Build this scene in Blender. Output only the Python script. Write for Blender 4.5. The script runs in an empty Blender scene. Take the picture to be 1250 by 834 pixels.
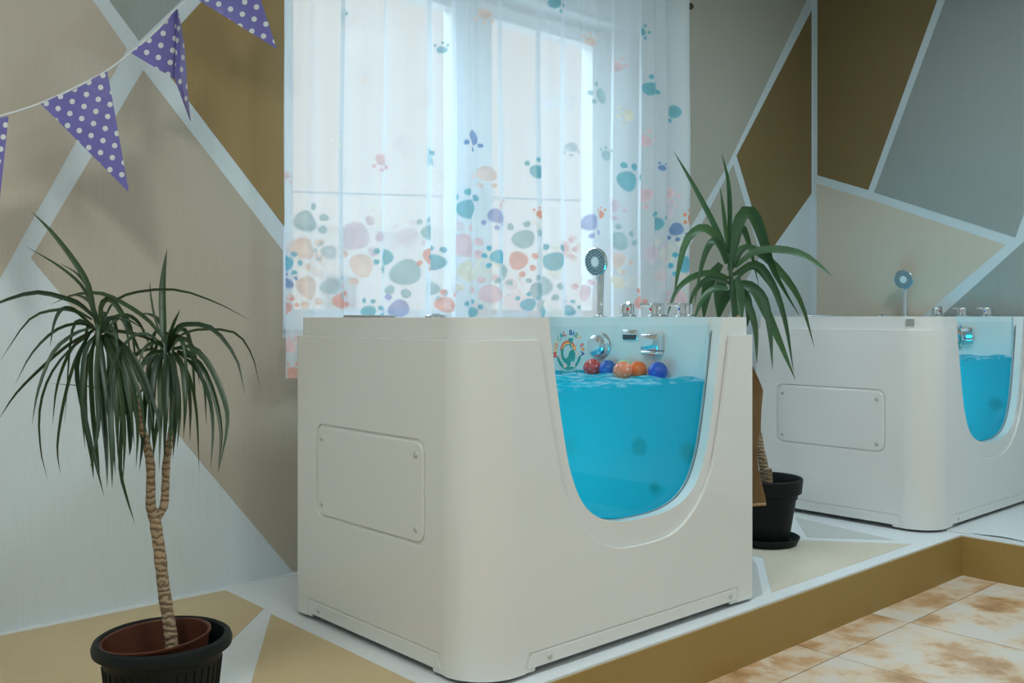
import bpy, bmesh, math, random
import numpy as np
from mathutils import Vector, Matrix
random.seed(7); np.random.seed(7)
scene = bpy.context.scene
COL = scene.collection
R = math.radians
# ------------------------------------------------------------------ camera, world, lights
F_PX, HZ, CAM_Z, YAW = 1180.0, 385.0, 0.903, R(42.1)
cam_d = bpy.data.cameras.new('camera'); cam = bpy.data.objects.new('camera', cam_d); COL.objects.link(cam)
cam_d.sensor_width = 36.0; cam_d.lens = 36.0 * F_PX / 1250.0; cam_d.clip_start = 0.02; cam_d.clip_end = 300
cam.location = (0, 0, CAM_Z); cam.rotation_euler = (R(90), 0, -YAW)
cam_d.shift_y = -(417.0 - HZ) / 1250.0          # horizon lies above the middle of the frame
scene.camera = cam

world = bpy.data.worlds.new('overcast_sky'); scene.world = world; world.use_nodes = True
bg = world.node_tree.nodes['Background']
bg.inputs[0].default_value = (1.0, 0.985, 0.96, 1); bg.inputs[1].default_value = 1.12

def area(name, loc, target, sx, sy, power, color):
    l = bpy.data.lights.new(name, 'AREA'); l.shape = 'RECTANGLE'; l.size = sx; l.size_y = sy
    l.energy = power; l.color = color
    o = bpy.data.objects.new(name, l); COL.objects.link(o); o.location = loc
    o.rotation_euler = (Vector(target) - Vector(loc)).to_track_quat('-Z', 'Y').to_euler()
    return o
# daylight falling on the window from the bright overcast sky above the street
area('window_daylight', (1.2, 6.8, 4.4), (2.6, 3.0, 1.2), 5.0, 4.6, 820, (0.60, 0.82, 0.97))

vs = scene.view_settings
vs.view_transform = 'Standard'; vs.look = 'None'; vs.gamma = 1.0; vs.use_curve_mapping = False
vs.exposure = 0.0

# ------------------------------------------------------------------ pixel helpers (direction only)
DV = Vector((math.sin(YAW), math.cos(YAW), 0)); RV = Vector((math.cos(YAW), -math.sin(YAW), 0)); UP = Vector((0, 0, 1))
CP = Vector((0, 0, CAM_Z))
def ray(px, py): return DV + RV * ((px - 625) / F_PX) + UP * (-(py - HZ) / F_PX)
def onY(px, py, Y): v = ray(px, py); return CP + v * (Y / v.y)
def onX(px, py, X): v = ray(px, py); return CP + v * (X / v.x)
def onZ(px, py, Z): v = ray(px, py); return CP + v * ((Z - CAM_Z) / v.z)
def atD(px, py, D): return CP + ray(px, py) * D

# ------------------------------------------------------------------ materials
def new_mat(name):
    m = bpy.data.materials.new(name); m.use_nodes = True
    nt = m.node_tree; nt.nodes.clear()
    return m, nt, nt.nodes.new('ShaderNodeOutputMaterial')
def N(nt, t, **kw):
    n = nt.nodes.new('ShaderNode' + t)
    for k, v in kw.items():
        if k.startswith('i_'):
            n.inputs[k[2:].replace('_', ' ')].default_value = v
        else: setattr(n, k, v)
    return n
def col4(c): return (c[0], c[1], c[2], 1)
def principled(name, c, rough=0.5, metal=0.0, var=0.0, vscale=8.0, bump=0.0, bscale=60.0, spec=0.5, coat=0.0):
    m, nt, out = new_mat(name)
    p = N(nt, 'BsdfPrincipled'); nt.links.new(p.outputs[0], out.inputs[0])
    p.inputs['Base Color'].default_value = col4(c); p.inputs['Roughness'].default_value = rough
    p.inputs['Metallic'].default_value = metal; p.inputs['Specular IOR Level'].default_value = spec
    p.inputs['Coat Weight'].default_value = coat
    tc = N(nt, 'TexCoord')
    if var > 0:
        n = N(nt, 'TexNoise'); n.inputs['Scale'].default_value = vscale; n.inputs['Detail'].default_value = 4
        nt.links.new(tc.outputs['Object'], n.inputs['Vector'])
        mx = N(nt, 'MixRGB'); mx.inputs[1].default_value = col4([x * (1 - var) for x in c]); mx.inputs[2].default_value = col4([min(1, x * (1 + var)) for x in c])
        nt.links.new(n.outputs[0], mx.inputs[0]); nt.links.new(mx.outputs[0], p.inputs['Base Color'])
    if bump > 0:
        n = N(nt, 'TexNoise'); n.inputs['Scale'].default_value = bscale; n.inputs['Detail'].default_value = 3
        nt.links.new(tc.outputs['Object'], n.inputs['Vector'])
        b = N(nt, 'Bump'); b.inputs['Strength'].default_value = bump; b.inputs['Distance'].default_value = 0.002
        nt.links.new(n.outputs[0], b.inputs['Height']); nt.links.new(b.outputs[0], p.inputs['Normal'])
    return m
def wallpaper(name, c, ribs=True, rough=0.6):
    """painted ribbed wallpaper: fine upright ribs and faint streaks"""
    m, nt, out = new_mat(name)
    p = N(nt, 'BsdfPrincipled'); nt.links.new(p.outputs[0], out.inputs[0])
    p.inputs['Roughness'].default_value = rough; p.inputs['Specular IOR Level'].default_value = 0.3
    g = N(nt, 'NewGeometry'); s = N(nt, 'SeparateXYZ'); nt.links.new(g.outputs['Position'], s.inputs[0])
    a = N(nt, 'Math', operation='ADD'); nt.links.new(s.outputs[0], a.inputs[0]); nt.links.new(s.outputs[1], a.inputs[1])
    zz = N(nt, 'Math', operation='MULTIPLY'); zz.inputs[1].default_value = 0.03 if ribs else 1.0
    nt.links.new(s.outputs[2], zz.inputs[0])
    cb = N(nt, 'CombineXYZ')
    if ribs: nt.links.new(a.outputs[0], cb.inputs[0]); nt.links.new(zz.outputs[0], cb.inputs[1])
    else: nt.links.new(s.outputs[0], cb.inputs[0]); nt.links.new(s.outputs[1], cb.inputs[1]); nt.links.new(s.outputs[2], cb.inputs[2])
    n = N(nt, 'TexNoise'); n.inputs['Scale'].default_value = 170 if ribs else 30; n.inputs['Detail'].default_value = 3
    nt.links.new(cb.outputs[0], n.inputs['Vector'])
    mx = N(nt, 'MixRGB'); mx.inputs[1].default_value = col4([x * 0.94 for x in c]); mx.inputs[2].default_value = col4([min(1, x * 1.06) for x in c])
    nt.links.new(n.outputs[0], mx.inputs[0])
    n2 = N(nt, 'TexNoise'); n2.inputs['Scale'].default_value = 2.2; n2.inputs['Detail'].default_value = 3
    nt.links.new(g.outputs['Position'], n2.inputs['Vector'])
    mx2 = N(nt, 'MixRGB', blend_type='MULTIPLY'); mx2.inputs[0].default_value = 0.10
    nt.links.new(mx.outputs[0], mx2.inputs[1]); nt.links.new(n2.outputs[0], mx2.inputs[2])
    nt.links.new(mx2.outputs[0], p.inputs['Base Color'])
    b = N(nt, 'Bump'); b.inputs['Strength'].default_value = 0.22 if ribs else 0.08; b.inputs['Distance'].default_value = 0.002
    nt.links.new(n.outputs[0], b.inputs['Height']); nt.links.new(b.outputs[0], p.inputs['Normal'])
    return m
M = {}
M['white_wall'] = wallpaper('white_ribbed_wallpaper', (0.66, 0.73, 0.755))
M['beige'] = wallpaper('greige_paint', (0.49, 0.435, 0.35))
M['pinktan'] = wallpaper('pale_tan_paint', (0.56, 0.49, 0.40))
M['brown'] = wallpaper('ochre_brown_paint', (0.34, 0.23, 0.095))
M['brown_shaded'] = wallpaper('shaded_ochre_brown_paint', (0.23, 0.155, 0.064))  # the ochre brown again, with the dimmer right side's shade in its colour
M['grey'] = wallpaper('grey_green_paint', (0.34, 0.37, 0.35))
M['peach'] = wallpaper('peach_paint', (0.66, 0.58, 0.47))
M['greytan'] = wallpaper('grey_tan_paint', (0.46, 0.44, 0.37))
M['plat_white'] = wallpaper('white_platform_paint', (0.74, 0.76, 0.76), ribs=False, rough=0.4)
M['plat_tan'] = wallpaper('tan_platform_paint', (0.60, 0.46, 0.26), ribs=False, rough=0.42)
M['plat_cream'] = wallpaper('cream_platform_paint', (0.66, 0.59, 0.47), ribs=False, rough=0.42)
M['plat_grey'] = wallpaper('grey_platform_paint', (0.55, 0.56, 0.53), ribs=False, rough=0.42)
M['riser'] = wallpaper('ochre_riser_paint', (0.36, 0.225, 0.068), ribs=False, rough=0.5)
M['ceiling'] = principled('ceiling_paint', (0.78, 0.78, 0.76), 0.7)
M['acrylic'] = principled('warm_white_acrylic', (0.72, 0.71, 0.68), 0.20, spec=0.45, coat=0.25)
M['basin'] = principled('white_acrylic_basin', (0.76, 0.77, 0.75), 0.18, spec=0.5)
M['screwcap'] = principled('grey_screw_cap', (0.50, 0.49, 0.46), 0.35)
M['chrome'] = principled('chrome', (0.80, 0.83, 0.85), 0.10, 1.0)
M['satin'] = principled('satin_steel', (0.55, 0.58, 0.58), 0.28, 1.0)
M['darkslot'] = principled('dark_rubber', (0.03, 0.035, 0.04), 0.5)
M['jet'] = principled('jet_grey_plastic', (0.015, 0.05, 0.07), 0.35)
M['sprayface'] = principled('grey_spray_face', (0.30, 0.40, 0.44), 0.35)
M['red'] = principled('red_mark', (0.6, 0.03, 0.03), 0.4)
M['bluemark'] = principled('blue_mark', (0.02, 0.12, 0.55), 0.4)
M['pvc'] = principled('white_pvc', (0.80, 0.82, 0.83), 0.35)
M['pot'] = principled('dark_green_plastic', (0.0035, 0.0055, 0.005), 0.55, var=0.15, spec=0.22)
M['nursery'] = principled('brown_plastic', (0.075, 0.022, 0.010), 0.5, var=0.15, spec=0.3)
M['soil'] = principled('dark_soil', (0.010, 0.007, 0.005), 0.95, var=0.5, vscale=60, bump=0.8, bscale=120)
M['cord'] = principled('white_cord', (0.66, 0.68, 0.68), 0.7)
M['towel'] = principled('tan_terry_cloth', (0.36, 0.235, 0.125), 0.95, var=0.12, vscale=90, bump=0.9, bscale=420, spec=0.1)
M['outdoor'] = principled('pale_render', (0.93, 0.94, 0.94), 0.9, var=0.03)
M['lampgrey'] = principled('galvanised_grey', (0.76, 0.80, 0.82), 0.6)

def mat_leaf(name, c1, c2):
    m, nt, out = new_mat(name)
    p = N(nt, 'BsdfPrincipled'); p.inputs['Roughness'].default_value = 0.42; p.inputs['Specular IOR Level'].default_value = 0.45
    oi = N(nt, 'ObjectInfo'); mx = N(nt, 'MixRGB'); mx.inputs[1].default_value = col4(c1); mx.inputs[2].default_value = col4(c2)
    nt.links.new(oi.outputs['Random'], mx.inputs[0])
    tc = N(nt, 'TexCoord'); n = N(nt, 'TexNoise'); n.inputs['Scale'].default_value = 14
    nt.links.new(tc.outputs['Object'], n.inputs['Vector'])
    m2 = N(nt, 'MixRGB', blend_type='MULTIPLY'); m2.inputs[0].default_value = 0.5
    nt.links.new(mx.outputs[0], m2.inputs[1]); nt.links.new(n.outputs[0], m2.inputs[2])
    nt.links.new(m2.outputs[0], p.inputs['Base Color'])
    tr = N(nt, 'BsdfTranslucent'); tr.inputs[0].default_value = col4([c2[0] * 1.4, c2[1] * 1.8, c2[2]])
    ms = N(nt, 'MixShader'); ms.inputs[0].default_value = 0.16
    nt.links.new(p.outputs[0], ms.inputs[1]); nt.links.new(tr.outputs[0], ms.inputs[2]); nt.links.new(ms.outputs[0], out.inputs[0])
    return m
M['leaf'] = mat_leaf('dragon_leaf_green', (0.014, 0.036, 0.016), (0.038, 0.075, 0.026))
M['yleaf'] = mat_leaf('yucca_leaf_green', (0.030, 0.085, 0.036), (0.075, 0.165, 0.070))

def mat_trunk():
    m, nt, out = new_mat('ringed_bark')
    p = N(nt, 'BsdfPrincipled'); p.inputs['Roughness'].default_value = 0.85; nt.links.new(p.outputs[0], out.inputs[0])
    tc = N(nt, 'TexCoord'); w = N(nt, 'TexWave', bands_direction='Z'); w.inputs['Scale'].default_value = 22; w.inputs['Distortion'].default_value = 6; w.inputs['Detail'].default_value = 3
    w.inputs['Detail Scale'].default_value = 2.5
    nt.links.new(tc.outputs['Object'], w.inputs['Vector'])
    cr = N(nt, 'ValToRGB'); cr.color_ramp.elements[0].color = (0.13, 0.085, 0.048, 1); cr.color_ramp.elements[1].color = (0.33, 0.235, 0.14, 1)
    cr.color_ramp.elements[1].position = 0.6
    nt.links.new(w.outputs[0], cr.inputs[0]); nt.links.new(cr.outputs[0], p.inputs['Base Color'])
    b = N(nt, 'Bump'); b.inputs['Strength'].default_value = 0.6; b.inputs['Distance'].default_value = 0.003
    nt.links.new(w.outputs[0], b.inputs['Height']); nt.links.new(b.outputs[0], p.inputs['Normal'])
    return m
M['trunk'] = mat_trunk()

def mat_tile():
    m, nt, out = new_mat('rust_clouded_ceramic')
    p = N(nt, 'BsdfPrincipled'); p.inputs['Roughness'].default_value = 0.30; nt.links.new(p.outputs[0], out.inputs[0])
    g = N(nt, 'NewGeometry'); oi = N(nt, 'ObjectInfo')
    add = N(nt, 'VectorMath', operation='ADD'); sc = N(nt, 'VectorMath', operation='SCALE'); sc.inputs['Scale'].default_value = 7.0
    cb = N(nt, 'CombineXYZ'); nt.links.new(oi.outputs['Random'], cb.inputs[0]); nt.links.new(oi.outputs['Random'], cb.inputs[2])
    nt.links.new(cb.outputs[0], sc.inputs[0]); nt.links.new(g.outputs['Position'], add.inputs[0]); nt.links.new(sc.outputs[0], add.inputs[1])
    n = N(nt, 'TexNoise'); n.inputs['Scale'].default_value = 5.0; n.inputs['Detail'].default_value = 8; n.inputs['Distortion'].default_value = 0.15; n.inputs['Roughness'].default_value = 0.62
    nt.links.new(add.outputs[0], n.inputs['Vector'])
    cr = N(nt, 'ValToRGB'); e = cr.color_ramp.elements
    e[0].position = 0.30; e[0].color = (0.32, 0.16, 0.065, 1); e[1].position = 0.60; e[1].color = (0.68, 0.60, 0.52, 1)
    x = e.new(0.42); x.color = (0.56, 0.33, 0.17, 1); x = e.new(0.51); x.color = (0.70, 0.54, 0.39, 1)
    nt.links.new(n.outputs[0], cr.inputs[0]); nt.links.new(cr.outputs[0], p.inputs['Base Color'])
    return m
M['tile'] = mat_tile()
M['grout'] = principled('tile_grout', (0.16, 0.12, 0.09), 0.9)

def mat_glass(name, tint, refl=1.0):
    m, nt, out = new_mat(name)
    t = N(nt, 'BsdfTransparent'); t.inputs[0].default_value = col4(tint)
    g = N(nt, 'BsdfGlossy'); g.inputs['Roughness'].default_value = 0.02
    fr = N(nt, 'Fresnel'); fr.inputs[0].default_value = 1.45
    mul = N(nt, 'Math', operation='MULTIPLY'); mul.inputs[1].default_value = refl; nt.links.new(fr.outputs[0], mul.inputs[0])
    ms = N(nt, 'MixShader'); nt.links.new(mul.outputs[0], ms.inputs[0]); nt.links.new(t.outputs[0], ms.inputs[1]); nt.links.new(g.outputs[0], ms.inputs[2])
    nt.links.new(ms.outputs[0], out.inputs[0]); return m
M['glass'] = mat_glass('clear_window_glass', (0.97, 0.985, 0.99), 0.08)
M['tubglass'] = mat_glass('tub_view_glass', (0.95, 0.985, 0.995), 0.06)

def mat_water():
    m, nt, out = new_mat('turquoise_water')
    d = N(nt, 'BsdfDiffuse'); tl = N(nt, 'BsdfTranslucent'); tr = N(nt, 'BsdfTransparent'); gl = N(nt, 'BsdfGlossy')
    gl.inputs['Roughness'].default_value = 0.08
    tc = N(nt, 'TexCoord'); n = N(nt, 'TexNoise'); n.inputs['Scale'].default_value = 26; n.inputs['Detail'].default_value = 6
    mp = N(nt, 'Mapping'); mp.inputs['Scale'].default_value = (1, 1, 1); nt.links.new(tc.outputs['Object'], mp.inputs[0]); nt.links.new(mp.outputs[0], n.inputs['Vector'])
    cr = N(nt, 'ValToRGB'); cr.color_ramp.elements[0].position = 0.46; cr.color_ramp.elements[1].position = 0.66
    cr.color_ramp.elements[0].color = (0, 0, 0, 1); cr.color_ramp.elements[1].color = (1, 1, 1, 1)
    nt.links.new(n.outputs[0], cr.inputs[0])
    g = N(nt, 'NewGeometry'); s = N(nt, 'SeparateXYZ'); nt.links.new(g.outputs['Position'], s.inputs[0])
    gt = N(nt, 'Math', operation='GREATER_THAN'); gt.inputs[1].default_value = 0.6995; nt.links.new(s.outputs[2], gt.inputs[0])
    foam = N(nt, 'Math', operation='MULTIPLY'); nt.links.new(cr.outputs[0], foam.inputs[0]); nt.links.new(gt.outputs[0], foam.inputs[1])
    c = N(nt, 'MixRGB'); c.inputs[1].default_value = (0.001, 0.54, 0.64, 1); c.inputs[2].default_value = (0.62, 0.84, 0.90, 1)
    nt.links.new(foam.outputs[0], c.inputs[0]); nt.links.new(c.outputs[0], d.inputs[0]); nt.links.new(c.outputs[0], tl.inputs[0])
    tr.inputs[0].default_value = (0.02, 0.72, 0.88, 1)
    m1 = N(nt, 'MixShader'); m1.inputs[0].default_value = 0.42; nt.links.new(d.outputs[0], m1.inputs[1]); nt.links.new(tl.outputs[0], m1.inputs[2])
    m2 = N(nt, 'MixShader'); m2.inputs[0].default_value = 0.40; nt.links.new(m1.outputs[0], m2.inputs[1]); nt.links.new(tr.outputs[0], m2.inputs[2])
    m3 = N(nt, 'MixShader'); m3.inputs[0].default_value = 0.003; nt.links.new(m2.outputs[0], m3.inputs[1]); nt.links.new(gl.outputs[0], m3.inputs[2])
    nt.links.new(m3.outputs[0], out.inputs[0]); return m
M['water'] = mat_water()

def mat_flag():
    m, nt, out = new_mat('purple_polka_dot_foil')
    p = N(nt, 'BsdfPrincipled'); p.inputs['Roughness'].default_value = 0.32; nt.links.new(p.outputs[0], out.inputs[0])
    uv = N(nt, 'UVMap'); s = N(nt, 'SeparateXYZ'); nt.links.new(uv.outputs[0], s.inputs[0])
    vecs = []
    for i, v in enumerate(((17.3, -8.6, 0), (14.4, 6.1, 0))):
        a = N(nt, 'Math', operation='ADD'); a.inputs[1].default_value = 100.5; nt.links.new(s.outputs[i], a.inputs[0])
        f = N(nt, 'Math', operation='FRACT'); nt.links.new(a.outputs[0], f.inputs[0])
        b = N(nt, 'Math', operation='SUBTRACT'); b.inputs[1].default_value = 0.5; nt.links.new(f.outputs[0], b.inputs[0])
        sc = N(nt, 'VectorMath', operation='SCALE'); sc.inputs[0].default_value = v; nt.links.new(b.outputs[0], sc.inputs['Scale']); vecs.append(sc)
    ad = N(nt, 'VectorMath', operation='ADD'); nt.links.new(vecs[0].outputs[0], ad.inputs[0]); nt.links.new(vecs[1].outputs[0], ad.inputs[1])
    ln = N(nt, 'VectorMath', operation='LENGTH'); nt.links.new(ad.outputs[0], ln.inputs[0])
    lt = N(nt, 'Math', operation='LESS_THAN'); lt.inputs[1].default_value = 3.3; nt.links.new(ln.outputs['Value'], lt.inputs[0])
    c = N(nt, 'MixRGB'); c.inputs[1].default_value = (0.155, 0.135, 0.40, 1); c.inputs[2].default_value = (0.66, 0.68, 0.66, 1)
    nt.links.new(lt.outputs[0], c.inputs[0]); nt.links.new(c.outputs[0], p.inputs['Base Color'])
    tc = N(nt, 'TexCoord'); n = N(nt, 'TexNoise'); n.inputs['Scale'].default_value = 22; nt.links.new(tc.outputs['Object'], n.inputs['Vector'])
    b = N(nt, 'Bump'); b.inputs['Strength'].default_value = 0.5; b.inputs['Distance'].default_value = 0.006
    nt.links.new(n.outputs[0], b.inputs['Height']); nt.links.new(b.outputs[0], p.inputs['Normal'])
    return m
M['flag'] = mat_flag()

def mat_curtain():
    m, nt, out = new_mat('printed_voile')
    at = N(nt, 'Attribute', attribute_name='print')
    tr = N(nt, 'BsdfTransparent'); tl = N(nt, 'BsdfTranslucent'); d = N(nt, 'BsdfDiffuse')
    nt.links.new(at.outputs['Color'], tl.inputs[0]); nt.links.new(at.outputs['Color'], d.inputs[0])
    m1 = N(nt, 'MixShader'); m1.inputs[0].default_value = 0.07; nt.links.new(d.outputs[0], m1.inputs[1]); nt.links.new(tl.outputs[0], m1.inputs[2])
    mr = N(nt, 'MapRange'); mr.inputs['To Min'].default_value = 0.66; mr.inputs['To Max'].default_value = 0.90
    nt.links.new(at.outputs['Alpha'], mr.inputs['Value'])
    m2 = N(nt, 'MixShader'); nt.links.new(mr.outputs[0], m2.inputs[0]); nt.links.new(tr.outputs[0], m2.inputs[1]); nt.links.new(m1.outputs[0], m2.inputs[2])
    nt.links.new(m2.outputs[0], out.inputs[0]); return m
M['curtain'] = mat_curtain()

# ------------------------------------------------------------------ mesh helpers
def link(name, me, mat=None, parent=None, smooth=None):
    o = bpy.data.objects.new(name, me); COL.objects.link(o)
    if mat is not None: me.materials.append(mat)
    if parent is not None: o.parent = parent
    if smooth is not None: smooth_by_angle(me, smooth)
    return o
def smooth_by_angle(me, deg):
    me.polygons.foreach_set('use_smooth', [True] * len(me.polygons))
    try: me.set_sharp_from_angle(angle=R(deg))
    except Exception: pass
def from_bm(name, bm, mat=None, parent=None, smooth=None):
    bmesh.ops.recalc_face_normals(bm, faces=bm.faces)
    me = bpy.data.meshes.new(name); bm.to_mesh(me); bm.free()
    return link(name, me, mat, parent, smooth)
def tag(o, label=None, cat=None, group=None, kind=None):
    if label: o['label'] = label
    if cat: o['category'] = cat
    if group: o['group'] = group
    if kind: o['kind'] = kind
    return o
def empty(name, loc=(0, 0, 0)):
    o = bpy.data.objects.new(name, None); o.empty_display_size = 0.1; COL.objects.link(o); o.location = loc; return o
def copy_tree(o, parent=None):
    c = o.copy(); COL.objects.link(c); c.parent = parent
    for ch in o.children: copy_tree(ch, c)
    return c
def bm_box(bm, lo, hi):
    vs_ = [bm.verts.new((x, y, z)) for z in (lo[2], hi[2]) for y in (lo[1], hi[1]) for x in (lo[0], hi[0])]
    for f in ((0, 2, 3, 1), (4, 5, 7, 6), (0, 1, 5, 4), (2, 6, 7, 3), (0, 4, 6, 2), (1, 3, 7, 5)):
        bm.faces.new([vs_[i] for i in f])
def box(name, lo, hi, mat, parent=None, bev=0.0, seg=2):
    bm = bmesh.new(); bm_box(bm, lo, hi)
    if bev > 0: bmesh.ops.bevel(bm, geom=list(bm.edges), offset=bev, segments=seg, profile=0.5, affect='EDGES')
    return from_bm(name, bm, mat, parent, 40 if bev > 0 else None)
def prism_bm(pts, lo, hi, axis='Z'):
    """extrude a 2D outline; axis Z: pts=(x,y); axis Y: pts=(x,z); axis X: pts=(y,z)"""
    bm = bmesh.new()
    def P(p, h): return (p[0], p[1], h) if axis == 'Z' else ((p[0], h, p[1]) if axis == 'Y' else (h, p[0], p[1]))
    a = [bm.verts.new(P(p, lo)) for p in pts]; b = [bm.verts.new(P(p, hi)) for p in pts]
    bm.faces.new(a); bm.faces.new(list(reversed(b))); n = len(pts)
    for i in range(n): bm.faces.new((a[i], b[i], b[(i + 1) % n], a[(i + 1) % n]))
    bmesh.ops.recalc_face_normals(bm, faces=bm.faces)
    return bm
def rrect(x0, x1, y0, y1, r, seg=10):
    """rounded rectangle; r = one radius or (x0y0, x1y0, x1y1, x0y1)"""
    rr = r if isinstance(r, (tuple, list)) else (r,) * 4
    out = []
    for (cx, cy, a0, k) in ((x0, y0, 180, 0), (x1, y0, 270, 1), (x1, y1, 0, 2), (x0, y1, 90, 3)):
        q = rr[k]; c = (cx + (q if cx == x0 else -q), cy + (q if cy == y0 else -q))
        for i in range(seg + 1):
            a = R(a0 + 90 * i / seg); out.append((c[0] + q * math.cos(a), c[1] + q * math.sin(a)))
    return out
def boolean(base, cutters):
    """difference on bmeshes, returns an evaluated mesh"""
    mb = bpy.data.meshes.new('b'); base.to_mesh(mb); base.free()
    mb.polygons.foreach_set('use_smooth', [True] * len(mb.polygons))
    ob = bpy.data.objects.new('b', mb); COL.objects.link(ob); tmp = []
    for c in cutters:
        mc = bpy.data.meshes.new('c'); c.to_mesh(mc); c.free()
        mc.polygons.foreach_set('use_smooth', [True] * len(mc.polygons))
        oc = bpy.data.objects.new('c', mc); COL.objects.link(oc); tmp.append(oc)
        md = ob.modifiers.new('bool', 'BOOLEAN'); md.operation = 'DIFFERENCE'; md.object = oc; md.solver = 'EXACT'
    return ob, tmp
def bake(ob, tmp, bevel=0.0, seg=3, ang=30):
    if bevel > 0:
        md = ob.modifiers.new('bev', 'BEVEL'); md.width = bevel; md.segments = seg; md.limit_method = 'ANGLE'; md.angle_limit = R(ang); md.use_clamp_overlap = True
    wn = ob.modifiers.new('wn', 'WEIGHTED_NORMAL'); wn.mode = 'FACE_AREA'; wn.weight = 100; wn.keep_sharp = True
    bpy.context.view_layer.update()
    dg = bpy.context.evaluated_depsgraph_get()
    me = bpy.data.meshes.new_from_object(ob.evaluated_get(dg))
    for t in [ob] + tmp:
        d = t.data; bpy.data.objects.remove(t); bpy.data.meshes.remove(d)
    return me
def lathe_bm(prof, seg=32, bm=None, cx=0, cy=0):
    bm = bm or bmesh.new(); rings = []
    for (r, z) in prof:
        if r <= 1e-6: rings.append([bm.verts.new((cx, cy, z))])
        else: rings.append([bm.verts.new((cx + r * math.cos(2 * math.pi * i / seg), cy + r * math.sin(2 * math.pi * i / seg), z)) for i in range(seg)])
    for a, b in zip(rings, rings[1:]):
        for i in range(seg):
            j = (i + 1) % seg
            if len(a) == 1 and len(b) > 1: bm.faces.new((a[0], b[i], b[j]))
            elif len(b) == 1 and len(a) > 1: bm.faces.new((a[i], b[0], a[j]))
            elif len(a) > 1: bm.faces.new((a[i], a[j], b[j], b[i]))
    return bm
def orient_bm(bm, direction, loc):
    q = Vector(direction).to_track_quat('Z', 'Y').to_matrix().to_4x4()
    bmesh.ops.transform(bm, matrix=Matrix.Translation(Vector(loc)) @ q, verts=bm.verts); return bm
def crom(pts, n):
    P = [Vector(p) for p in pts]; P = [P[0] * 2 - P[1]] + P + [P[-1] * 2 - P[-2]]; out = []; m = len(P) - 3
    for i in range(n + 1):
        t = i / n * m; k = min(int(t), m - 1); t -= k; a, b, c, d = P[k:k + 4]
        out.append(0.5 * ((2 * b) + (c - a) * t + (2 * a - 5 * b + 4 * c - d) * t * t + (-a + 3 * b - 3 * c + d) * t ** 3))
    return out
def tube_bm(path, radii, seg=10, bm=None, caps=True):
    bm = bm or bmesh.new(); rings = []; n = len(path); ref = Vector((0.3, 0.9, 0.1))
    for i, p in enumerate(path):
        t = (path[min(i + 1, n - 1)] - path[max(i - 1, 0)]).normalized()
        a = t.cross(ref); a = a.normalized() if a.length > 1e-4 else t.orthogonal().normalized(); b = t.cross(a)
        r = radii[i] if isinstance(radii, (list, tuple)) else radii
        rings.append([bm.verts.new(p + (a * math.cos(2 * math.pi * k / seg) + b * math.sin(2 * math.pi * k / seg)) * r) for k in range(seg)])
    for x, y in zip(rings, rings[1:]):
        for k in range(seg): bm.faces.new((x[k], x[(k + 1) % seg], y[(k + 1) % seg], y[k]))
    if caps: bm.faces.new(list(reversed(rings[0]))); bm.faces.new(rings[-1])
    return bm

# ================================================================== THE ROOM
WY, WX = 3.01, 5.08                     # window wall, right wall
XL, YF, ZC, ZT = -2.4, -3.0, 2.737, -0.166
PE, PX = 1.712, 4.04                    # platform edge, where the platform turns towards the camera
OX0, OX1, OZ0, OZ1 = 1.656, 3.76, 0.80, 2.25   # window opening
T = 0.22
bm = bmesh.new()
for lo, hi in (((XL - .2, WY, ZT - .1), (OX0, WY + T, ZC + .1)), ((OX1, WY, ZT - .1), (WX + .2, WY + T, ZC + .1)),
               ((OX0, WY, ZT - .1), (OX1, WY + T, OZ0)), ((OX0, WY, OZ1), (OX1, WY + T, ZC + .1))): bm_box(bm, lo, hi)
bmesh.ops.remove_doubles(bm, verts=bm.verts, dist=1e-5)
wall_back = tag(from_bm('wall_back', bm, M['white_wall']), 'white ribbed window wall with painted tan and brown shapes', kind='structure')
wall_right = tag(box('wall_right', (WX, YF, ZT - .1), (WX + .2, WY, ZC + .1), M['white_wall']), 'right wall with painted ochre, grey and peach shapes', kind='structure')
wall_left = tag(box('wall_left', (XL - .2, YF, ZT - .1), (XL, WY, ZC + .1), M['white_wall']), 'plain white wall on the left side', kind='structure')
wall_front = tag(box('wall_front', (XL - .2, YF - .2, ZT - .1), (WX + .2, YF, ZC + .1), M['white_wall']), 'plain white wall behind the viewer', kind='structure')
ceiling = tag(box('ceiling', (XL, YF, ZC), (WX, WY, ZC + .1), M['ceiling']), 'flat white painted ceiling', kind='structure')

def clip_poly(pts, axis, lim, keep_less):
    out = []
    for i in range(len(pts)):
        a, b = pts[i], pts[(i + 1) % len(pts)]
        ia = (a[axis] <= lim) == keep_less; ib = (b[axis] <= lim) == keep_less
        if ia: out.append(a)
        if ia != ib: t = (lim - a[axis]) / (b[axis] - a[axis]); out.append(a.lerp(b, t))
    return out
def paint_wall(pix, mat, parent, wall):
    """a painted field on a wall, 1.5 mm proud, bounded by the unpainted white bands"""
    p3 = [onY(x, y, WY) if wall == 'back' else onX(x, y, WX) for x, y in pix]
    p3 = clip_poly(p3, 2, ZC - .002, True); p3 = clip_poly(p3, 2, 0.01, False)
    if wall == 'back':
        p3 = clip_poly(p3, 0, WX - .002, True)
        bm = prism_bm([(p.x, p.z) for p in p3], WY - .0015, WY + .001, 'Y')
    else: bm = prism_bm([(p.y, p.z) for p in p3], WX - .0015, WX + .001, 'X')
    return from_bm('painted_panel', bm, mat, parent)
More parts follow.
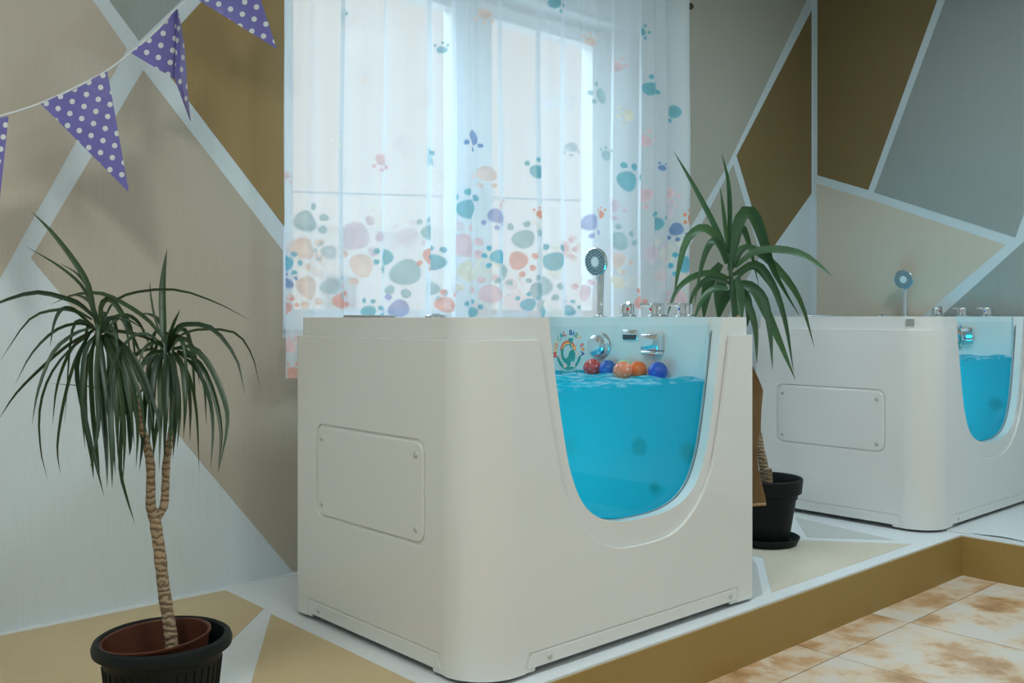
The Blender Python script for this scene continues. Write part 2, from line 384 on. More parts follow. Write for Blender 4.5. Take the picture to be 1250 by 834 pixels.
for pix, m in (([(57, -80), (155, 60), (0, 340), (-260, 806), (-260, -80)], 'pinktan'),
               ([(74, -80), (170, 50), (222, 0), (309, -80)], 'grey'),
               ([(330, -80), (248, 0), (187, 66), (347, 276.5), (347, -80)], 'brown'),
               ([(175, 86), (345, 306), (345, 412), (470, 412), (470, 664), (358, 699), (38, 315)], 'beige'),
               ([(986, -3), (889, 200), (842, 279), (782, 380), (782, -90), (1010, -90)], 'greytan'),
               ([(990.5, 13), (990.5, 236), (936, 313), (899, 190)], 'brown_shaded'),
               ([(895, 201), (928, 312), (905, 352), (880, 405), (786, 405)], 'greytan')):
    paint_wall(pix, M[m], wall_back, 'back')
for pix, m in (([(998, -60), (998, 214), (1060, 232), (1166, -60)], 'brown_shaded'),
               ([(1176, -60), (1067, 235), (1239.5, 290), (1370, -70)], 'grey'),
               ([(997, 224), (1060, 243), (1228, 299), (1140, 374), (1100, 410), (997, 410)], 'peach'),
               ([(1262, 284), (1151, 384), (1120, 412), (1360, 412), (1360, 198)], 'grey')):
    paint_wall(pix, M[m], wall_right, 'right')

# ---- tile floor, every tile its own slab with recessed grout
floor = tag(box('floor', (XL, YF, ZT - .1), (WX, PE + .05, ZT - .004), M['grout']), 'terracotta clouded ceramic tile floor', kind='structure')
xs = [XL] + [2.29 - .495 * k for k in range(9, -1, -1)] + [2.785, 3.28, PX]; ys = [PE, 1.566] + [1.566 - .49 * k for k in range(1, 10)] + [YF]
tile_cache = {}
for i in range(len(xs) - 1):
    for j in range(len(ys) - 1):
        w, h = round(xs[i + 1] - xs[i], 3), round(ys[j] - ys[j + 1], 3)
        if w < .02 or h < .02: continue
        if (w, h) not in tile_cache:
            bm = bmesh.new(); bm_box(bm, (.0018, .0018, -.008), (w - .0018, h - .0018, 0))
            me = bpy.data.meshes.new('tile'); bmesh.ops.recalc_face_normals(bm, faces=bm.faces); bm.to_mesh(me); bm.free(); me.materials.append(M['tile']); tile_cache[(w, h)] = me
        o = bpy.data.objects.new('tile', tile_cache[(w, h)]); COL.objects.link(o); o.parent = floor; o.location = (xs[i], ys[j + 1], ZT)

# ---- raised platform (L-shaped), its ochre risers and its painted fields
bm = prism_bm([(XL, PE), (PX, PE), (PX, YF), (WX, YF), (WX, WY), (XL, WY)], ZT, 0.0)
platform = tag(from_bm('platform', bm, M['plat_white']), 'raised white platform with painted tan shapes and ochre riser', kind='structure')
box('riser_board', (XL, PE - .006, ZT), (PX, PE, -.006), M['riser'], platform)
box('riser_board', (PX - .006, YF, ZT), (PX, PE - .006, -.006), M['riser'], platform)
def paint_floor(pix, mat, extra=None):
    p3 = [onZ(x, y, 0) for x, y in pix]
    if extra: p3 += [Vector((a, b, 0)) for a, b in extra]
    return from_bm('painted_panel', prism_bm([(p.x, p.y) for p in p3], -.001, .0015), mat, platform)
paint_floor([(0, 777), (275, 721), (322, 743.5), (262, 803), (240, 826)], M['plat_tan'], [(0.75, 1.75), (-.6, 1.75), (-.6, 2.985)])
paint_floor([(331, 750), (345, 757), (515, 838), (548, 854)], M['plat_tan'], [(1.38, 1.75), (.83, 1.75)])
paint_floor([(931, 681), (942, 724), (1113, 664.5), (978, 660)], M['plat_cream'], [(3.05, 2.3)])
paint_floor([(971, 632), (1092, 660), (985, 656)], M['plat_grey'])
paint_floor([(918, 682), (924, 690), (931, 726), (915, 734)], M['plat_grey'])
sheet = box('vinyl_sheet', (4.06, 0.2, .0005), (5.07, 1.80, .004), M['plat_white'], platform)
# loose lifted edge of the white vinyl sheet near the riser
bm = bmesh.new(); rows = []
for k in range(25):
    y = 1.74 - k * .03; lift = .004 + .007 * max(0, math.sin(k * .33 - .4)); rows.append([bm.verts.new((4.075 + .004 * math.sin(k * 1.3), y, lift)), bm.verts.new((4.13, y, .0045)), bm.verts.new((4.13, y, .003)), bm.verts.new((4.078 + .004 * math.sin(k * 1.3), y, lift - .002))])
for a, b in zip(rows, rows[1:]):
    for q in range(4): bm.faces.new((a[q], a[(q + 1) % 4], b[(q + 1) % 4], b[q]))
from_bm('sheet_edge', bm, M['plat_white'], platform, 60)
box('trim_strip', (XL, WY - .012, 0), (WX, WY, .004), M['plat_white'], platform)

# ---- window
win = empty('window_1', (OX0, WY + .11, OZ0)); tag(win, 'white two-sash window behind the sheer curtain', kind='structure')
def wbox(name, lo, hi, m, parent=win, bev=.004):
    o = box(name, [lo[i] - win.location[i] for i in range(3)], [hi[i] - win.location[i] for i in range(3)], m, parent, bev); return o
wy0, wy1 = 3.10, 3.17
PZ0, PZ1 = 0.93, 2.164
def frame_rect(name, x0, x1, z0, z1, t, y0, y1):
    bm = bmesh.new(); L = win.location
    for lo, hi in (((x0, y0, z0), (x0 + t[0], y1, z1)), ((x1 - t[1], y0, z0), (x1, y1, z1)), ((x0 + t[0], y0, z0), (x1 - t[1], y1, z0 + t[2])), ((x0 + t[0], y0, z1 - t[3]), (x1 - t[1], y1, z1))):
        bm_box(bm, [lo[i] - L[i] for i in range(3)], [hi[i] - L[i] for i in range(3)])
    return from_bm(name, bm, M['pvc'], win)
frame_rect('window_frame', OX0, OX1, OZ0, OZ1, (.04, .38, .06, .04), wy0 + .015, wy1 + .02)
wbox('window_mullion', (2.551, wy0 + .01, OZ0 + .06), (2.616, wy1 + .02, OZ1 - .04), M['pvc'])
for x0, x1, t in ((OX0 + .025, 2.556, (.062, .075)), (2.611, OX1 - .375, (.075, .076))):
    s = frame_rect('sash', x0, x1, OZ0 + .05, OZ1 - .025, (t[0], t[1], .075, .061), wy0, wy1)
    wbox('pane', (x0 + .03, 3.128, OZ0 + .07), (x1 - .03, 3.134, OZ1 - .045), M['glass'], s, 0)
h = wbox('window_handle', (2.635, wy0 - .02, 1.38), (2.66, wy0, 1.46), M['pvc'], win, .004)
wbox('handle_grip', (2.638, wy0 - .045, 1.30), (2.657, wy0 - .02, 1.44), M['pvc'], h, .006)
from_bm('splayed_reveal', prism_bm([(a_ - win.location.x, b_ - win.location.y) for a_, b_ in ((3.475, 3.114), (OX1, WY + .002), (OX1, 3.114))], 0.001, OZ1 - OZ0 - .001), M['pvc'], win)
wbox('window_sill', (OX0 + .045, WY - .04, OZ0 - .03), (OX1 + .03, wy0 + .01, OZ0), M['pvc'], win, .006)

# ---- outdoors, washed out by the overcast light
ground = tag(box('ground', (-30, WY + T, -1.2), (40, 60, -1.0), M['outdoor']), 'pale washed-out street outside the window', kind='structure')
bld = empty('building', (6, 24, -1)); tag(bld, 'washed-out pale low building seen through the sheer curtain', 'building')
box('wall', (-9, 0, 0), (13, 6, 4.4), M['outdoor'], bld)
for x in (-6.5, -3, 1, 5, 9):
    w = box('window', (x - .6, -.05, 1.5), (x + .6, .02, 3.1), M['lampgrey'], bld); box('pane', (x - .5, -.07, 1.6), (x + .5, -.05, 3.0), M['glass'], w)
box('roof', (-9.4, -.1, 4.4), (13.4, 6.5, 4.5), M['outdoor'], bld)
lp = atD(736, 200, 11.5); lamp = empty('street_lamp', (lp.x, lp.y, -1.0)); tag(lamp, 'pale grey street lamp outside the window with arm to the left', 'street lamp')
zt = atD(700, 123, 11.5).z + 1.0
from_bm('pole', tube_bm([Vector((0, 0, 0)), Vector((0, 0, zt * .5)), Vector((0, 0, zt - .25)), Vector((-.02, .02, zt - .05))], [.07, .06, .045, .04], 12), M['lampgrey'], lamp, 40)
from_bm('arm', tube_bm([Vector((-.02, .02, zt - .06)), -RV * .12 + Vector((0, 0, zt)), -RV * .34 + Vector((0, 0, zt - .0))], .03, 10), M['lampgrey'], lamp, 40)
from_bm('lamp_head', tube_bm([-RV * .32 + Vector((0, 0, zt)), -RV * .42 + Vector((0, 0, zt - .01)), -RV * .62 + Vector((0, 0, zt - .03)), -RV * .74 + Vector((0, 0, zt - .04))], [.04, .09, .085, .03], 12), M['lampgrey'], lamp, 50)
p0, p1 = atD(300, 232.5, 9.5), atD(800, 247.5, 10.5)
M['cable'] = principled('dark_cable', (0.30, 0.33, 0.36), 0.7)
wire = from_bm('overhead_cable', tube_bm([p0, (p0 + p1) / 2, p1], .009, 6), M['cable']); tag(wire, 'thin overhead cable crossing outside both window panes', 'cable')

# ---- ceiling lamps (all above the frame), the last two added as fill light
def ceiling_lamp(x, y, s, power, color, label):
    t = empty('ceiling_light', (x, y, ZC)); tag(t, label, 'ceiling light', 'square ceiling light panels')
    box('lamp_frame', (-s / 2 - .02, -s / 2 - .02, -.035), (s / 2 + .02, s / 2 + .02, 0), M['pvc'], t, .004)
    o = area('panel_light', (x, y, ZC - .04), (x, y, 0), s, s, power, color); o.parent = t; o.location = (0, 0, -.04)
ceiling_lamp(-0.45, 0.93, 0.42, 38, (0.93, 1.0, 0.97), 'square ceiling light panel nearest the bunting')
ceiling_lamp(1.2, -1.3, 0.60, 31, (0.93, 1.0, 0.97), 'square ceiling light panel behind the viewer')
ceiling_lamp(0.95, 0.75, 0.60, 10, (0.76, 0.93, 1.0), 'added fill light panel above the space left of the foreground tub')  # added cool fill to lift the dim wall beside the tub
ceiling_lamp(3.4, 0.9, 0.60, 35, (0.72, 0.91, 1.0), 'added bluish fill light panel near the right wall')  # added bluish fill that acts like skylight on the right side

# ================================================================== BABY SPA TUB
def mirror_u(half, cx):
    """closed U outline from half-width points (dx,z) bottom to top"""
    hs = crom([Vector((a, b, 0)) for a, b in half], 26)
    right = [(cx + p.x, p.y) for p in hs]; left = [(cx - p.x, p.y) for p in reversed(hs[1:])]
    return right + [(right[-1][0], 1.1), (left[0][0], 1.1)] + left
UC = 0.621
U_OPEN = [(0, .333), (.06, .334), (.119, .341), (.165, .353), (.20, .369), (.235, .396), (.262, .432), (.287, .485), (.304, .54), (.330, .66), (.352, .78), (.371, .90)]
U_DISH = [(0, .262), (.09, .266), (.15, .281), (.20, .307), (.25, .348), (.295, .41), (.325, .47), (.35, .56), (.375, .67), (.395, .77), (.412, .86)]
TW, TD = 1.143, 0.863
UW_POWER = 5.2
def make_tub():
    t = empty('baby_spa_tub')
    # inner shell: rim, recessed apron round the viewing opening and basin
    i = .0125
    base = prism_bm(rrect(i, TW - i, i, TD - i, (.118, .012, .03, .03)), .03, .897)
    cav = prism_bm(rrect(.125, .995, .055, .762, (.05, .02, .05, .05)), .15, 1.0)
    opn = prism_bm(mirror_u(U_OPEN, UC), -.1, .056, 'Y')
    ob, tmp = boolean(base, [cav, opn]); me = bake(ob, tmp, .007, 3, 35)
    shell = link('tub_shell', me, M['acrylic'], t)
    # outer skirt with dish cut, access pocket and kick notches
    base = prism_bm(rrect(0, TW, 0, TD, (.13, .010, .03, .03)), .011, .842)
    j = .0118
    inner = prism_bm(rrect(j, TW - j, j, TD - j, (.118, .010, .03, .03)), -.1, 1.0)
    dish = prism_bm(mirror_u(U_DISH, UC - .008), -.1, .05, 'Y')
    pocket = prism_bm(rrect(.203, .732, .315, .587, .035), -.1, .0045, 'X')
    k1 = prism_bm([(.126, -.1), (.126, .03), (.146, .064), (.784, .064), (.790, -.1)], -.1, .0028, 'X')
    k2 = prism_bm([(.150, -.1), (.158, .03), (.172, .060), (1.056, .060), (1.062, -.1)], -.1, .0028, 'Y')
    n1 = prism_bm([(.150, -.1), (.175, .019), (.76, .019), (.785, -.1)], -.1, .05, 'X')
    n2 = prism_bm([(.165, -.1), (.195, .019), (1.02, .019), (1.045, -.1)], -.1, .05, 'Y')
    ob, tmp = boolean(base, [inner, dish, pocket, k1, k2, n1, n2]); me = bake(ob, tmp, .0045, 3, 35)
    skirt = link('outer_skirt', me, M['acrylic'], t)
    # access panel with four screws
    def slab(name, pts, lo, hi, axis, bev, parent):
        ob, tmp = boolean(prism_bm(pts, lo, hi, axis), []); return link(name, bake(ob, tmp, bev, 3, 40), M['acrylic'], parent)
    ap = slab('access_panel', rrect(.211, .724, .323, .579, .03), -.001, .008, 'X', .0035, t)
    def screw(parent, loc, d):
        bm = orient_bm(lathe_bm([(0, .004), (.004, .004), (.0075, .0028), (.009, 0), (.009, -.004)], 14), d, loc)
        o = from_bm('screw_cap', bm, M['screwcap'], parent, 50); return o
    for (y, z) in ((.241, .546), (.701, .546), (.241, .356), (.701, .356)): screw(ap, (-.001, y, z), (-1, 0, 0))
    kp = slab('kick_panel', [(.142, .0205), (.154, .059), (.779, .059), (.781, .0205)], .0002, .010, 'X', .002, t)
    for y in (.72,): screw(kp, (.0005, y, .040), (-1, 0, 0))
    kp = slab('kick_panel', [(.168, .0205), (.180, .0555), (1.051, .0555), (1.053, .0205)], .0002, .010, 'Y', .002, t)
    for x in (.242, 1.02): screw(kp, (x, .0005, .038), (0, -1, 0))
    # feet under the shell
    for x, y in ((.16, .12), (TW - .1, .1), (.12, TD - .1), (TW - .1, TD - .1)):
        from_bm('foot', lathe_bm([(0, 0), (.03, 0), (.03, .012), (.012, .014), (.012, .032), (0, .032)], 16, None, x, y), M['darkslot'], t, 40)
    # viewing glass
    pts = [p for p in mirror_u(U_OPEN, UC)]
    pts = [(x, min(z, .874)) for x, z in pts]
    pts2 = []
    for p in pts:
        if not pts2 or (abs(p[0] - pts2[-1][0]) + abs(p[1] - pts2[-1][1])) > 1e-5: pts2.append(p)
    gl = from_bm('viewing_glass', prism_bm(pts2, .046, .0535, 'Y'), M['tubglass'], t)
    # dark rubber seal along the glass edge
    hs = crom([Vector((a, b, 0)) for a, b in U_OPEN], 30); hs = [p for p in hs if p.y < .872]
    path = [Vector((UC - p.x + .0012, .0445, p.y + .001)) for p in reversed(hs)] + [Vector((UC + p.x - .0012, .0445, p.y + .001)) for p in hs[1:]]
    from_bm('glass_seal', tube_bm(path, .0009, 6), M['jet'], gl, 60)
    # water with a rippled top
    out = rrect(.127, .991, .0555, .760, (.05, .02, .05, .05), 6); bm = bmesh.new(); nx, ny = 72, 58
    def ripple(x, y): return .700 + .0045 * math.sin(31 * x + 17 * y + 2 * math.sin(9 * y)) + .004 * math.sin(-23 * x + 41 * y) + .0025 * math.sin(67 * x + 11 * y) + .0035
    g = [[bm.verts.new((.127 + .864 * a / nx, .0555 + .7045 * b / ny, ripple(.127 + .864 * a / nx, .0555 + .7045 * b / ny))) for b in range(ny + 1)] for a in range(nx + 1)]
    for a in range(nx):
        for b in range(ny): bm.faces.new((g[a][b], g[a + 1][b], g[a + 1][b + 1], g[a][b + 1]))
    bd = [g[a][0] for a in range(nx + 1)] + [g[nx][b] for b in range(1, ny + 1)] + [g[a][ny] for a in range(nx - 1, -1, -1)] + [g[0][b] for b in range(ny - 1, 0, -1)]
    lowv = [bm.verts.new((v.co.x, v.co.y, .152)) for v in bd]
    for q in range(len(bd)): bm.faces.new((bd[q], bd[(q + 1) % len(bd)], lowv[(q + 1) % len(bd)], lowv[q]))
    bm.faces.new(lowv)
    for lc, lb in (((1.475, 1.757, 0), 'turquoise bath water behind the curved glass of the foreground tub'), ((3.925, 1.778, 0), 'turquoise bath water in the far tub by the right wall')):
        if lc[0] < 2: wat = from_bm('water', bm, M['water'], None, 50)
        else: wat = wat.copy(); COL.objects.link(wat)
        wat.location = lc; tag(wat, lb, 'water', 'bath water in the tubs')
    # fittings on the inner right wall (x = .995)
    WXI = .995
    def wall_pt(px, py): p = onX(px, py, 1.475 + WXI); return (WXI, p.y - 1.757, p.z)
    p = wall_pt(734, 422); d = (-1, 0, 0)
    ov = from_bm('overflow_cover', orient_bm(lathe_bm([(0, .036), (.024, .037), (.036, .032), (.041, .022), (.041, 0)], 32), d, p), M['chrome'], t, 30)
    from_bm('overflow_rim', orient_bm(lathe_bm([(.041, .006), (.045, .005), (.045, 0)], 32), d, p), M['satin'], ov, 40)
    p = wall_pt(770, 409); box('water_slot', (WXI - .006, p[1] - .032, p[2] - .017), (WXI, p[1] + .032, p[2] + .017), M['chrome'], t, .002)
    box('slot_dark_half', (WXI - .007, p[1] - .030, p[2] - .015), (WXI - .005, p[1] + .030, p[2] + .001), M['darkslot'], t)  # dark lower half of the slot plate
    p = wall_pt(800, 421); sp = box('spout', (WXI - .032, p[1] - .038, p[2] - .018), (WXI, p[1] + .038, p[2] + .036), M['chrome'], t, .005, 3)
    box('spout_lip', (WXI - .034, p[1] - .036, p[2] - .034), (WXI - .002, p[1] + .036, p[2] - .019), M['chrome'], sp, .006, 3)
    for (px, py) in ((697, 545), (781, 545), (840, 552), (800, 596)):
        p = wall_pt(px, py); r = .030 if py < 590 else .020
        j_ = from_bm('massage_jet', orient_bm(lathe_bm([(0, .008), (.007, .008), (.009, .016), (.016, .018), (r * .8, .013), (r, .009), (r, 0)], 28), d, (p[0] + .002, p[1], p[2])), M['jet'], t, 40)
        from_bm('nozzle', orient_bm(lathe_bm([(0, .013), (.006, .013), (.0075, .009)], 14), d, (p[0] + .002, p[1], p[2])), M['darkslot'], j_, 40)
    # deck fittings: three mixer knobs on the right deck, pad and cap on the left deck
    KX = 1.062
    def deck_y(px): v = ray(px, 385); return v.y * (1.475 + KX) / v.x - 1.757
    for px, kind in ((765, 0), (801, 1), (836, 1)):
        y = deck_y(px)
        k = from_bm('mixer_knob', lathe_bm([(0, .046), (.020, .046), (.0245, .043), (.0255, .038), (.0255, .012), (.024, .009), (.031, .006), (.034, .003), (.034, 0)], 32, None, KX, y), M['chrome'], t, 22)
        k.location.z = .897
        if kind:
            from_bm('lever', tube_bm([Vector((KX - .012, y + .006, .040)), Vector((KX - .030, y + .022, .041)), Vector((KX - .044, y + .034, .041))], [.0055, .006, .005], 10), M['chrome'], k, 50)
        else:
            from_bm('lever', tube_bm([Vector((KX - .020, y - .02, .042)), Vector((KX - .030, y - .03, .046)), Vector((KX - .036, y - .038, .048))], [.005, .006, .005], 10), M['chrome'], k, 50)
        dm = orient_bm(lathe_bm([(0, .002), (.004, .002), (.005, 0)], 12), (-.62, -.78, 0), (KX - .0155, y - .0195, .027) if not kind else (KX - .025, y + .002, .026))
        from_bm('mark', dm, M['bluemark'] if px > 820 else M['red'], k, 50)
    LX = .062
    def ldeck_y(px): v = ray(px, 385); return v.y * (1.475 + LX) / v.x - 1.757
    ya, yb = ldeck_y(428), ldeck_y(474)
    pad = box('control_pad', (LX - .025, yb, .897), (LX + .025, ya, .9035), M['satin'], t, .002)
    y = ldeck_y(532)
    cap = from_bm('air_valve_cap', lathe_bm([(0, .010), (.012, .011), (.014, .009), (.024, .009), (.028, .006), (.028, 0)], 28, None, LX, y), M['chrome'], t, 40); cap.location.z = .896
    # underwater light on the inner left wall, out of sight from the viewing side
    ul = from_bm('underwater_light', orient_bm(lathe_bm([(0, .004), (.022, .004), (.030, .003), (.032, 0)], 24), (1, 0, 0), (.125, .40, .52)), M['satin'], t, 40)
    l = bpy.data.lights.new('underwater_glow', 'AREA'); l.shape = 'RECTANGLE'; l.size = .30; l.size_y = .30; l.energy = UW_POWER; l.color = (0.45, 0.90, 1.0)
    lo = bpy.data.objects.new('underwater_glow', l); COL.objects.link(lo); lo.parent = t; lo.location = (.14, .40, .50); lo.rotation_euler = (0, R(-90), 0)
    return t
tub = make_tub()
# round sticker on the viewing glass
def make_sticker(t):
    GY = .0455
    c3 = onY(694.5, 430, 1.757 + GY); cx, cz = c3.x - 1.475, c3.z; K = .87
    def flat(name, polys, mat, parent, y=GY):
        bm = bmesh.new()
        for pts in polys:
            a = [bm.verts.new((cx + p[0] * K, y, cz + p[1] * K)) for p in pts]; b = [bm.verts.new((cx + p[0] * K, y - .0004, cz + p[1] * K)) for p in pts]
            n = len(pts); bm.faces.new(a); bm.faces.new(list(reversed(b)))
            for i in range(n): bm.faces.new((a[i], b[i], b[(i + 1) % n], a[(i + 1) % n]))
        return from_bm(name, bm, mat, parent)
    def arc(r0, r1, a0, a1, ox=0, oz=0, n=20):
        o = [(ox + r1 * math.cos(R(a0 + (a1 - a0) * i / n)), oz + r1 * math.sin(R(a0 + (a1 - a0) * i / n))) for i in range(n + 1)]
        return o + [(ox + r0 * math.cos(R(a1 - (a1 - a0) * i / n)), oz + r0 * math.sin(R(a1 - (a1 - a0) * i / n))) for i in range(n + 1)]
    SM = {k: principled('sticker_' + k, c, .5) for k, c in dict(teal=(.01, .30, .33), red=(.55, .06, .05), orange=(.75, .28, .06), yellow=(.75, .52, .22), navy=(.03, .08, .30), blue=(.05, .25, .55), pale=(.50, .62, .66), green=(.15, .40, .32)).items()}
    st = flat('sticker', [arc(.045, .055, 195, 345)], SM['teal'], t); st['label'] = 'round sticker with rainbow and teal whale, lettered in an arc'
    flat('sticker_stand', [[(-.032, -.052), (-.028, -.052), (-.032, -.068), (-.036, -.068)], [(.032, -.052), (.028, -.052), (.032, -.068), (.036, -.068)], [(-.036, -.060), (.036, -.060), (.036, -.062), (-.036, -.062)]], SM['teal'], st)
    for k, (m, r) in enumerate((('red', .034), ('orange', .0305), ('yellow', .027), ('teal', .0235))):
        flat('rainbow_band', [arc(r - .0036, r, 5, 175, -.004, .002, 16)], SM[m], st, GY - .0001 * k)
    whale = [(-.036, .004), (-.030, .016), (-.026, .004), (-.024, -.012), (-.014, -.020), (-.004, -.012), (.000, .000), (.010, .008), (.022, .006), (.027, -.006), (.026, -.020), (.022, -.032), (.014, -.026), (.008, -.030), (.004, -.042), (-.006, -.046), (-.010, -.036), (-.022, -.030), (-.032, -.018)]
    flat('whale_shape', [whale], SM['teal'], st, GY - .0006)
    [flat('cloud_shape', [arc(0, r_, 0, 359, a_, b_, 14)], SM['pale'], st, GY - .0003) for r_, a_, b_ in ((.009, -.036, -.012), (.008, .036, -.006), (.008, -.018, -.040), (.007, .020, -.040))]
    flat('whale_horn', [[(.019, .006), (.024, .004), (.034, .034)]], SM['yellow'], st, GY - .0010)
    flat('spout_heart', [[(.004, .010), (.007, .010), (.008, .026), (.018, .038), (.014, .044), (.008, .041), (.003, .045), (-.004, .039), (.004, .027)]], SM['teal'], st, GY - .0010)
    flat('whale_eye', [arc(0, .002, 0, 359, .012, -.006, 10)], SM['navy'], st, GY - .0012)
    txt = 'MAGICAL BABY SPA'; cols = ['red', 'yellow', 'orange', 'yellow', 'green', 'teal', 'red', None, 'navy', 'blue', 'green', 'yellow', None, 'red', 'orange', 'navy']
    for i, ch in enumerate(txt):
        if ch == ' ': continue
        a = 186 - i * (192 / (len(txt) - 1))
        cu = bpy.data.curves.new('letter', 'FONT'); cu.body = ch; cu.size = .0190; cu.align_x = 'CENTER'; cu.align_y = 'CENTER'; cu.extrude = .0002; cu.offset = .0006
        tmp = bpy.data.objects.new('tmp', cu); COL.objects.link(tmp); bpy.context.view_layer.update()
        me = bpy.data.meshes.new_from_object(tmp.evaluated_get(bpy.context.evaluated_depsgraph_get())); bpy.data.objects.remove(tmp); me.materials.clear()
        rr = .0515
        me.transform(Matrix.Translation((cx + rr * math.cos(R(a)), GY - .0004, cz + rr * math.sin(R(a)))) @ Matrix.Rotation(-R(a - 90), 4, 'Y') @ Matrix.Rotation(R(90), 4, 'X'))
        link('letter', me, SM[cols[i]], st)
make_sticker(tub)
tub.location = (1.475, 1.757, 0)
tub2 = copy_tree(tub); tub2.location = (3.925, 1.778, 0)
tag(tub, 'large white baby spa tub in the foreground with turquoise water behind curved glass', 'spa tub', 'baby spa tubs on the platform')
tag(tub2, 'white baby spa tub further back by the right wall', 'spa tub', 'baby spa tubs on the platform')
# small grey maker's plate on the rounded rim corner of the far tub
best = min((R(a / 4) for a in range(0, 361)), key=lambda a: abs((lambda v: 625 + F_PX * v.dot(RV) / v.dot(DV))(Vector((3.925 + .1305 - .118 * math.cos(a), 1.778 + .1305 - .118 * math.sin(a), 0))) - 1111))
bn = Vector((-math.cos(best), -math.sin(best), 0))
bm = bmesh.new(); bm_box(bm, (-.0165, -.002, -.015), (.0165, .003, .015))
bmesh.ops.transform(bm, matrix=Matrix.Translation(Vector((.1305, .1305, .873)) + bn * .1185) @ Matrix.Rotation(math.atan2(bn.x, -bn.y), 4, 'Z'), verts=bm.verts)
from_bm('badge', bm, M['satin'], tub2)
# ---- hand showers standing in the deck
def hand_shower(loc, rz, label):
    t = empty('hand_shower', loc); t.rotation_euler = (0, 0, rz); tag(t, label, 'hand shower', 'hand showers on the tub decks')
    from_bm('base_flange', lathe_bm([(0, .008), (.014, .008), (.017, .005), (.026, .003), (.026, 0)], 28), M['chrome'], t, 40)
    from_bm('handle', tube_bm([Vector((0, 0, .006)), Vector((0, 0, .05)), Vector((0, .001, .11)), Vector((0, .001, .145)), Vector((0, -.004, .168))], [.0125, .0125, .0135, .015, .017], 18), M['chrome'], t, 50)
    d = Vector((0, -1, -.12)).normalized(); c = Vector((0, -.014, .196))
    hd = from_bm('shower_head', orient_bm(lathe_bm([(0, -.022), (.02, -.020), (.042, -.010), (.051, .002), (.051, .008), (.047, .010)], 36), d, c), M['chrome'], t, 40)
    from_bm('spray_face', orient_bm(lathe_bm([(0, .0085), (.017, .0085), (.019, .011), (.047, .0105), (.049, .008)], 36), d, c), M['sprayface'], hd, 40)
    from_bm('center_disc', orient_bm(lathe_bm([(0, .0130), (.016, .0130), (.0185, .0095)], 24), d, c), M['pvc'], hd, 40)
    bm = bmesh.new(); q = d.to_track_quat('Z', 'Y').to_matrix().to_4x4()
    for ring, rad, n in ((0, .026, 14), (1, .034, 20), (2, .0425, 26)):
        for k in range(n):
            a = 2 * math.pi * (k + .5 * (ring % 2)) / n; b2 = lathe_bm([(0, .0135), (.0024, .0128), (.0028, .0095)], 6, bm, rad * math.cos(a), rad * math.sin(a))
    bmesh.ops.transform(bm, matrix=Matrix.Translation(c) @ q, verts=bm.verts)
    from_bm('spray_nozzles', bm, M['darkslot'], hd)['kind'] = 'stuff'
    return t
v = ray(732, 385); KXW = 1.475 + 1.062
hand_shower((KXW, v.y * KXW / v.x, .897), -R(90), 'chrome hand shower on the foreground tub in front of the curtain')
KX2 = 3.925 + 1.062; v = ray(1105, 385)
hand_shower((KX2, v.y * KX2 / v.x, .897), -R(88), 'chrome hand shower on the far tub in front of the peach wall')

# ---- play balls floating by the inner right wall
def ball(px, py, xoff, rad, c, label, glints=0.0):
    X = 1.475 + .995 - xoff; p = onX(px, py, X)
    m = principled('ball_' + label.split()[0], c, .28, var=glints, vscale=150)
    if glints > 0:
        nt = m.node_tree; p_ = [n for n in nt.nodes if n.type == 'BSDF_PRINCIPLED'][0]; src = p_.inputs['Base Color'].links[0].from_socket
        vo = N(nt, 'TexVoronoi'); vo.inputs['Scale'].default_value = 90; tc = N(nt, 'TexCoord'); nt.links.new(tc.outputs['Object'], vo.inputs['Vector'])
        lt = N(nt, 'Math', operation='LESS_THAN'); lt.inputs[1].default_value = 0.22; nt.links.new(vo.outputs['Distance'], lt.inputs[0])  # white dots painted in as glints of wet droplets
        mx = N(nt, 'MixRGB'); nt.links.new(lt.outputs[0], mx.inputs[0]); nt.links.new(src, mx.inputs[1]); mx.inputs[2].default_value = (.85, .80, .78, 1); nt.links.new(mx.outputs[0], p_.inputs['Base Color'])
    bm = bmesh.new(); seg, rings = 24, 14
    prof = [(rad * math.sin(math.pi * i / rings) * (1 - .012 * (i == rings // 2)), -rad * math.cos(math.pi * i / rings)) for i in range(rings + 1)]
    prof[0] = (0, -rad); prof[-1] = (0, rad)
    o = from_bm('play_ball', lathe_bm(prof, seg), m, None, 60)
    o.location = (p.x, p.y, .700 + rad * (.95 if 'green play' in label else .72)); o.rotation_euler = (R(35), R(20), 0)
    tag(o, label, 'ball', 'play balls floating in the foreground tub')
ball(723, 448, .040, .0315, (.62, .05, .05), 'red play ball with painted droplet glints at the left end of the floating row', .5)
ball(742, 447, .034, .0300, (.01, .10, .42), 'blue play ball floating between the red and orange balls')
ball(762, 446, .036, .0290, (.50, .66, .38), 'pale green play ball half hidden behind the orange balls')
ball(760, 452, .120, .0315, (.85, .20, .08), 'light orange wet play ball in front of the pale green one', .12)
ball(778.5, 451, .046, .0310, (.88, .17, .02), 'bright orange play ball to the right of the light orange one')
ball(803, 451, .042, .0315, (.01, .08, .48), 'blue play ball floating alone below the square spout')

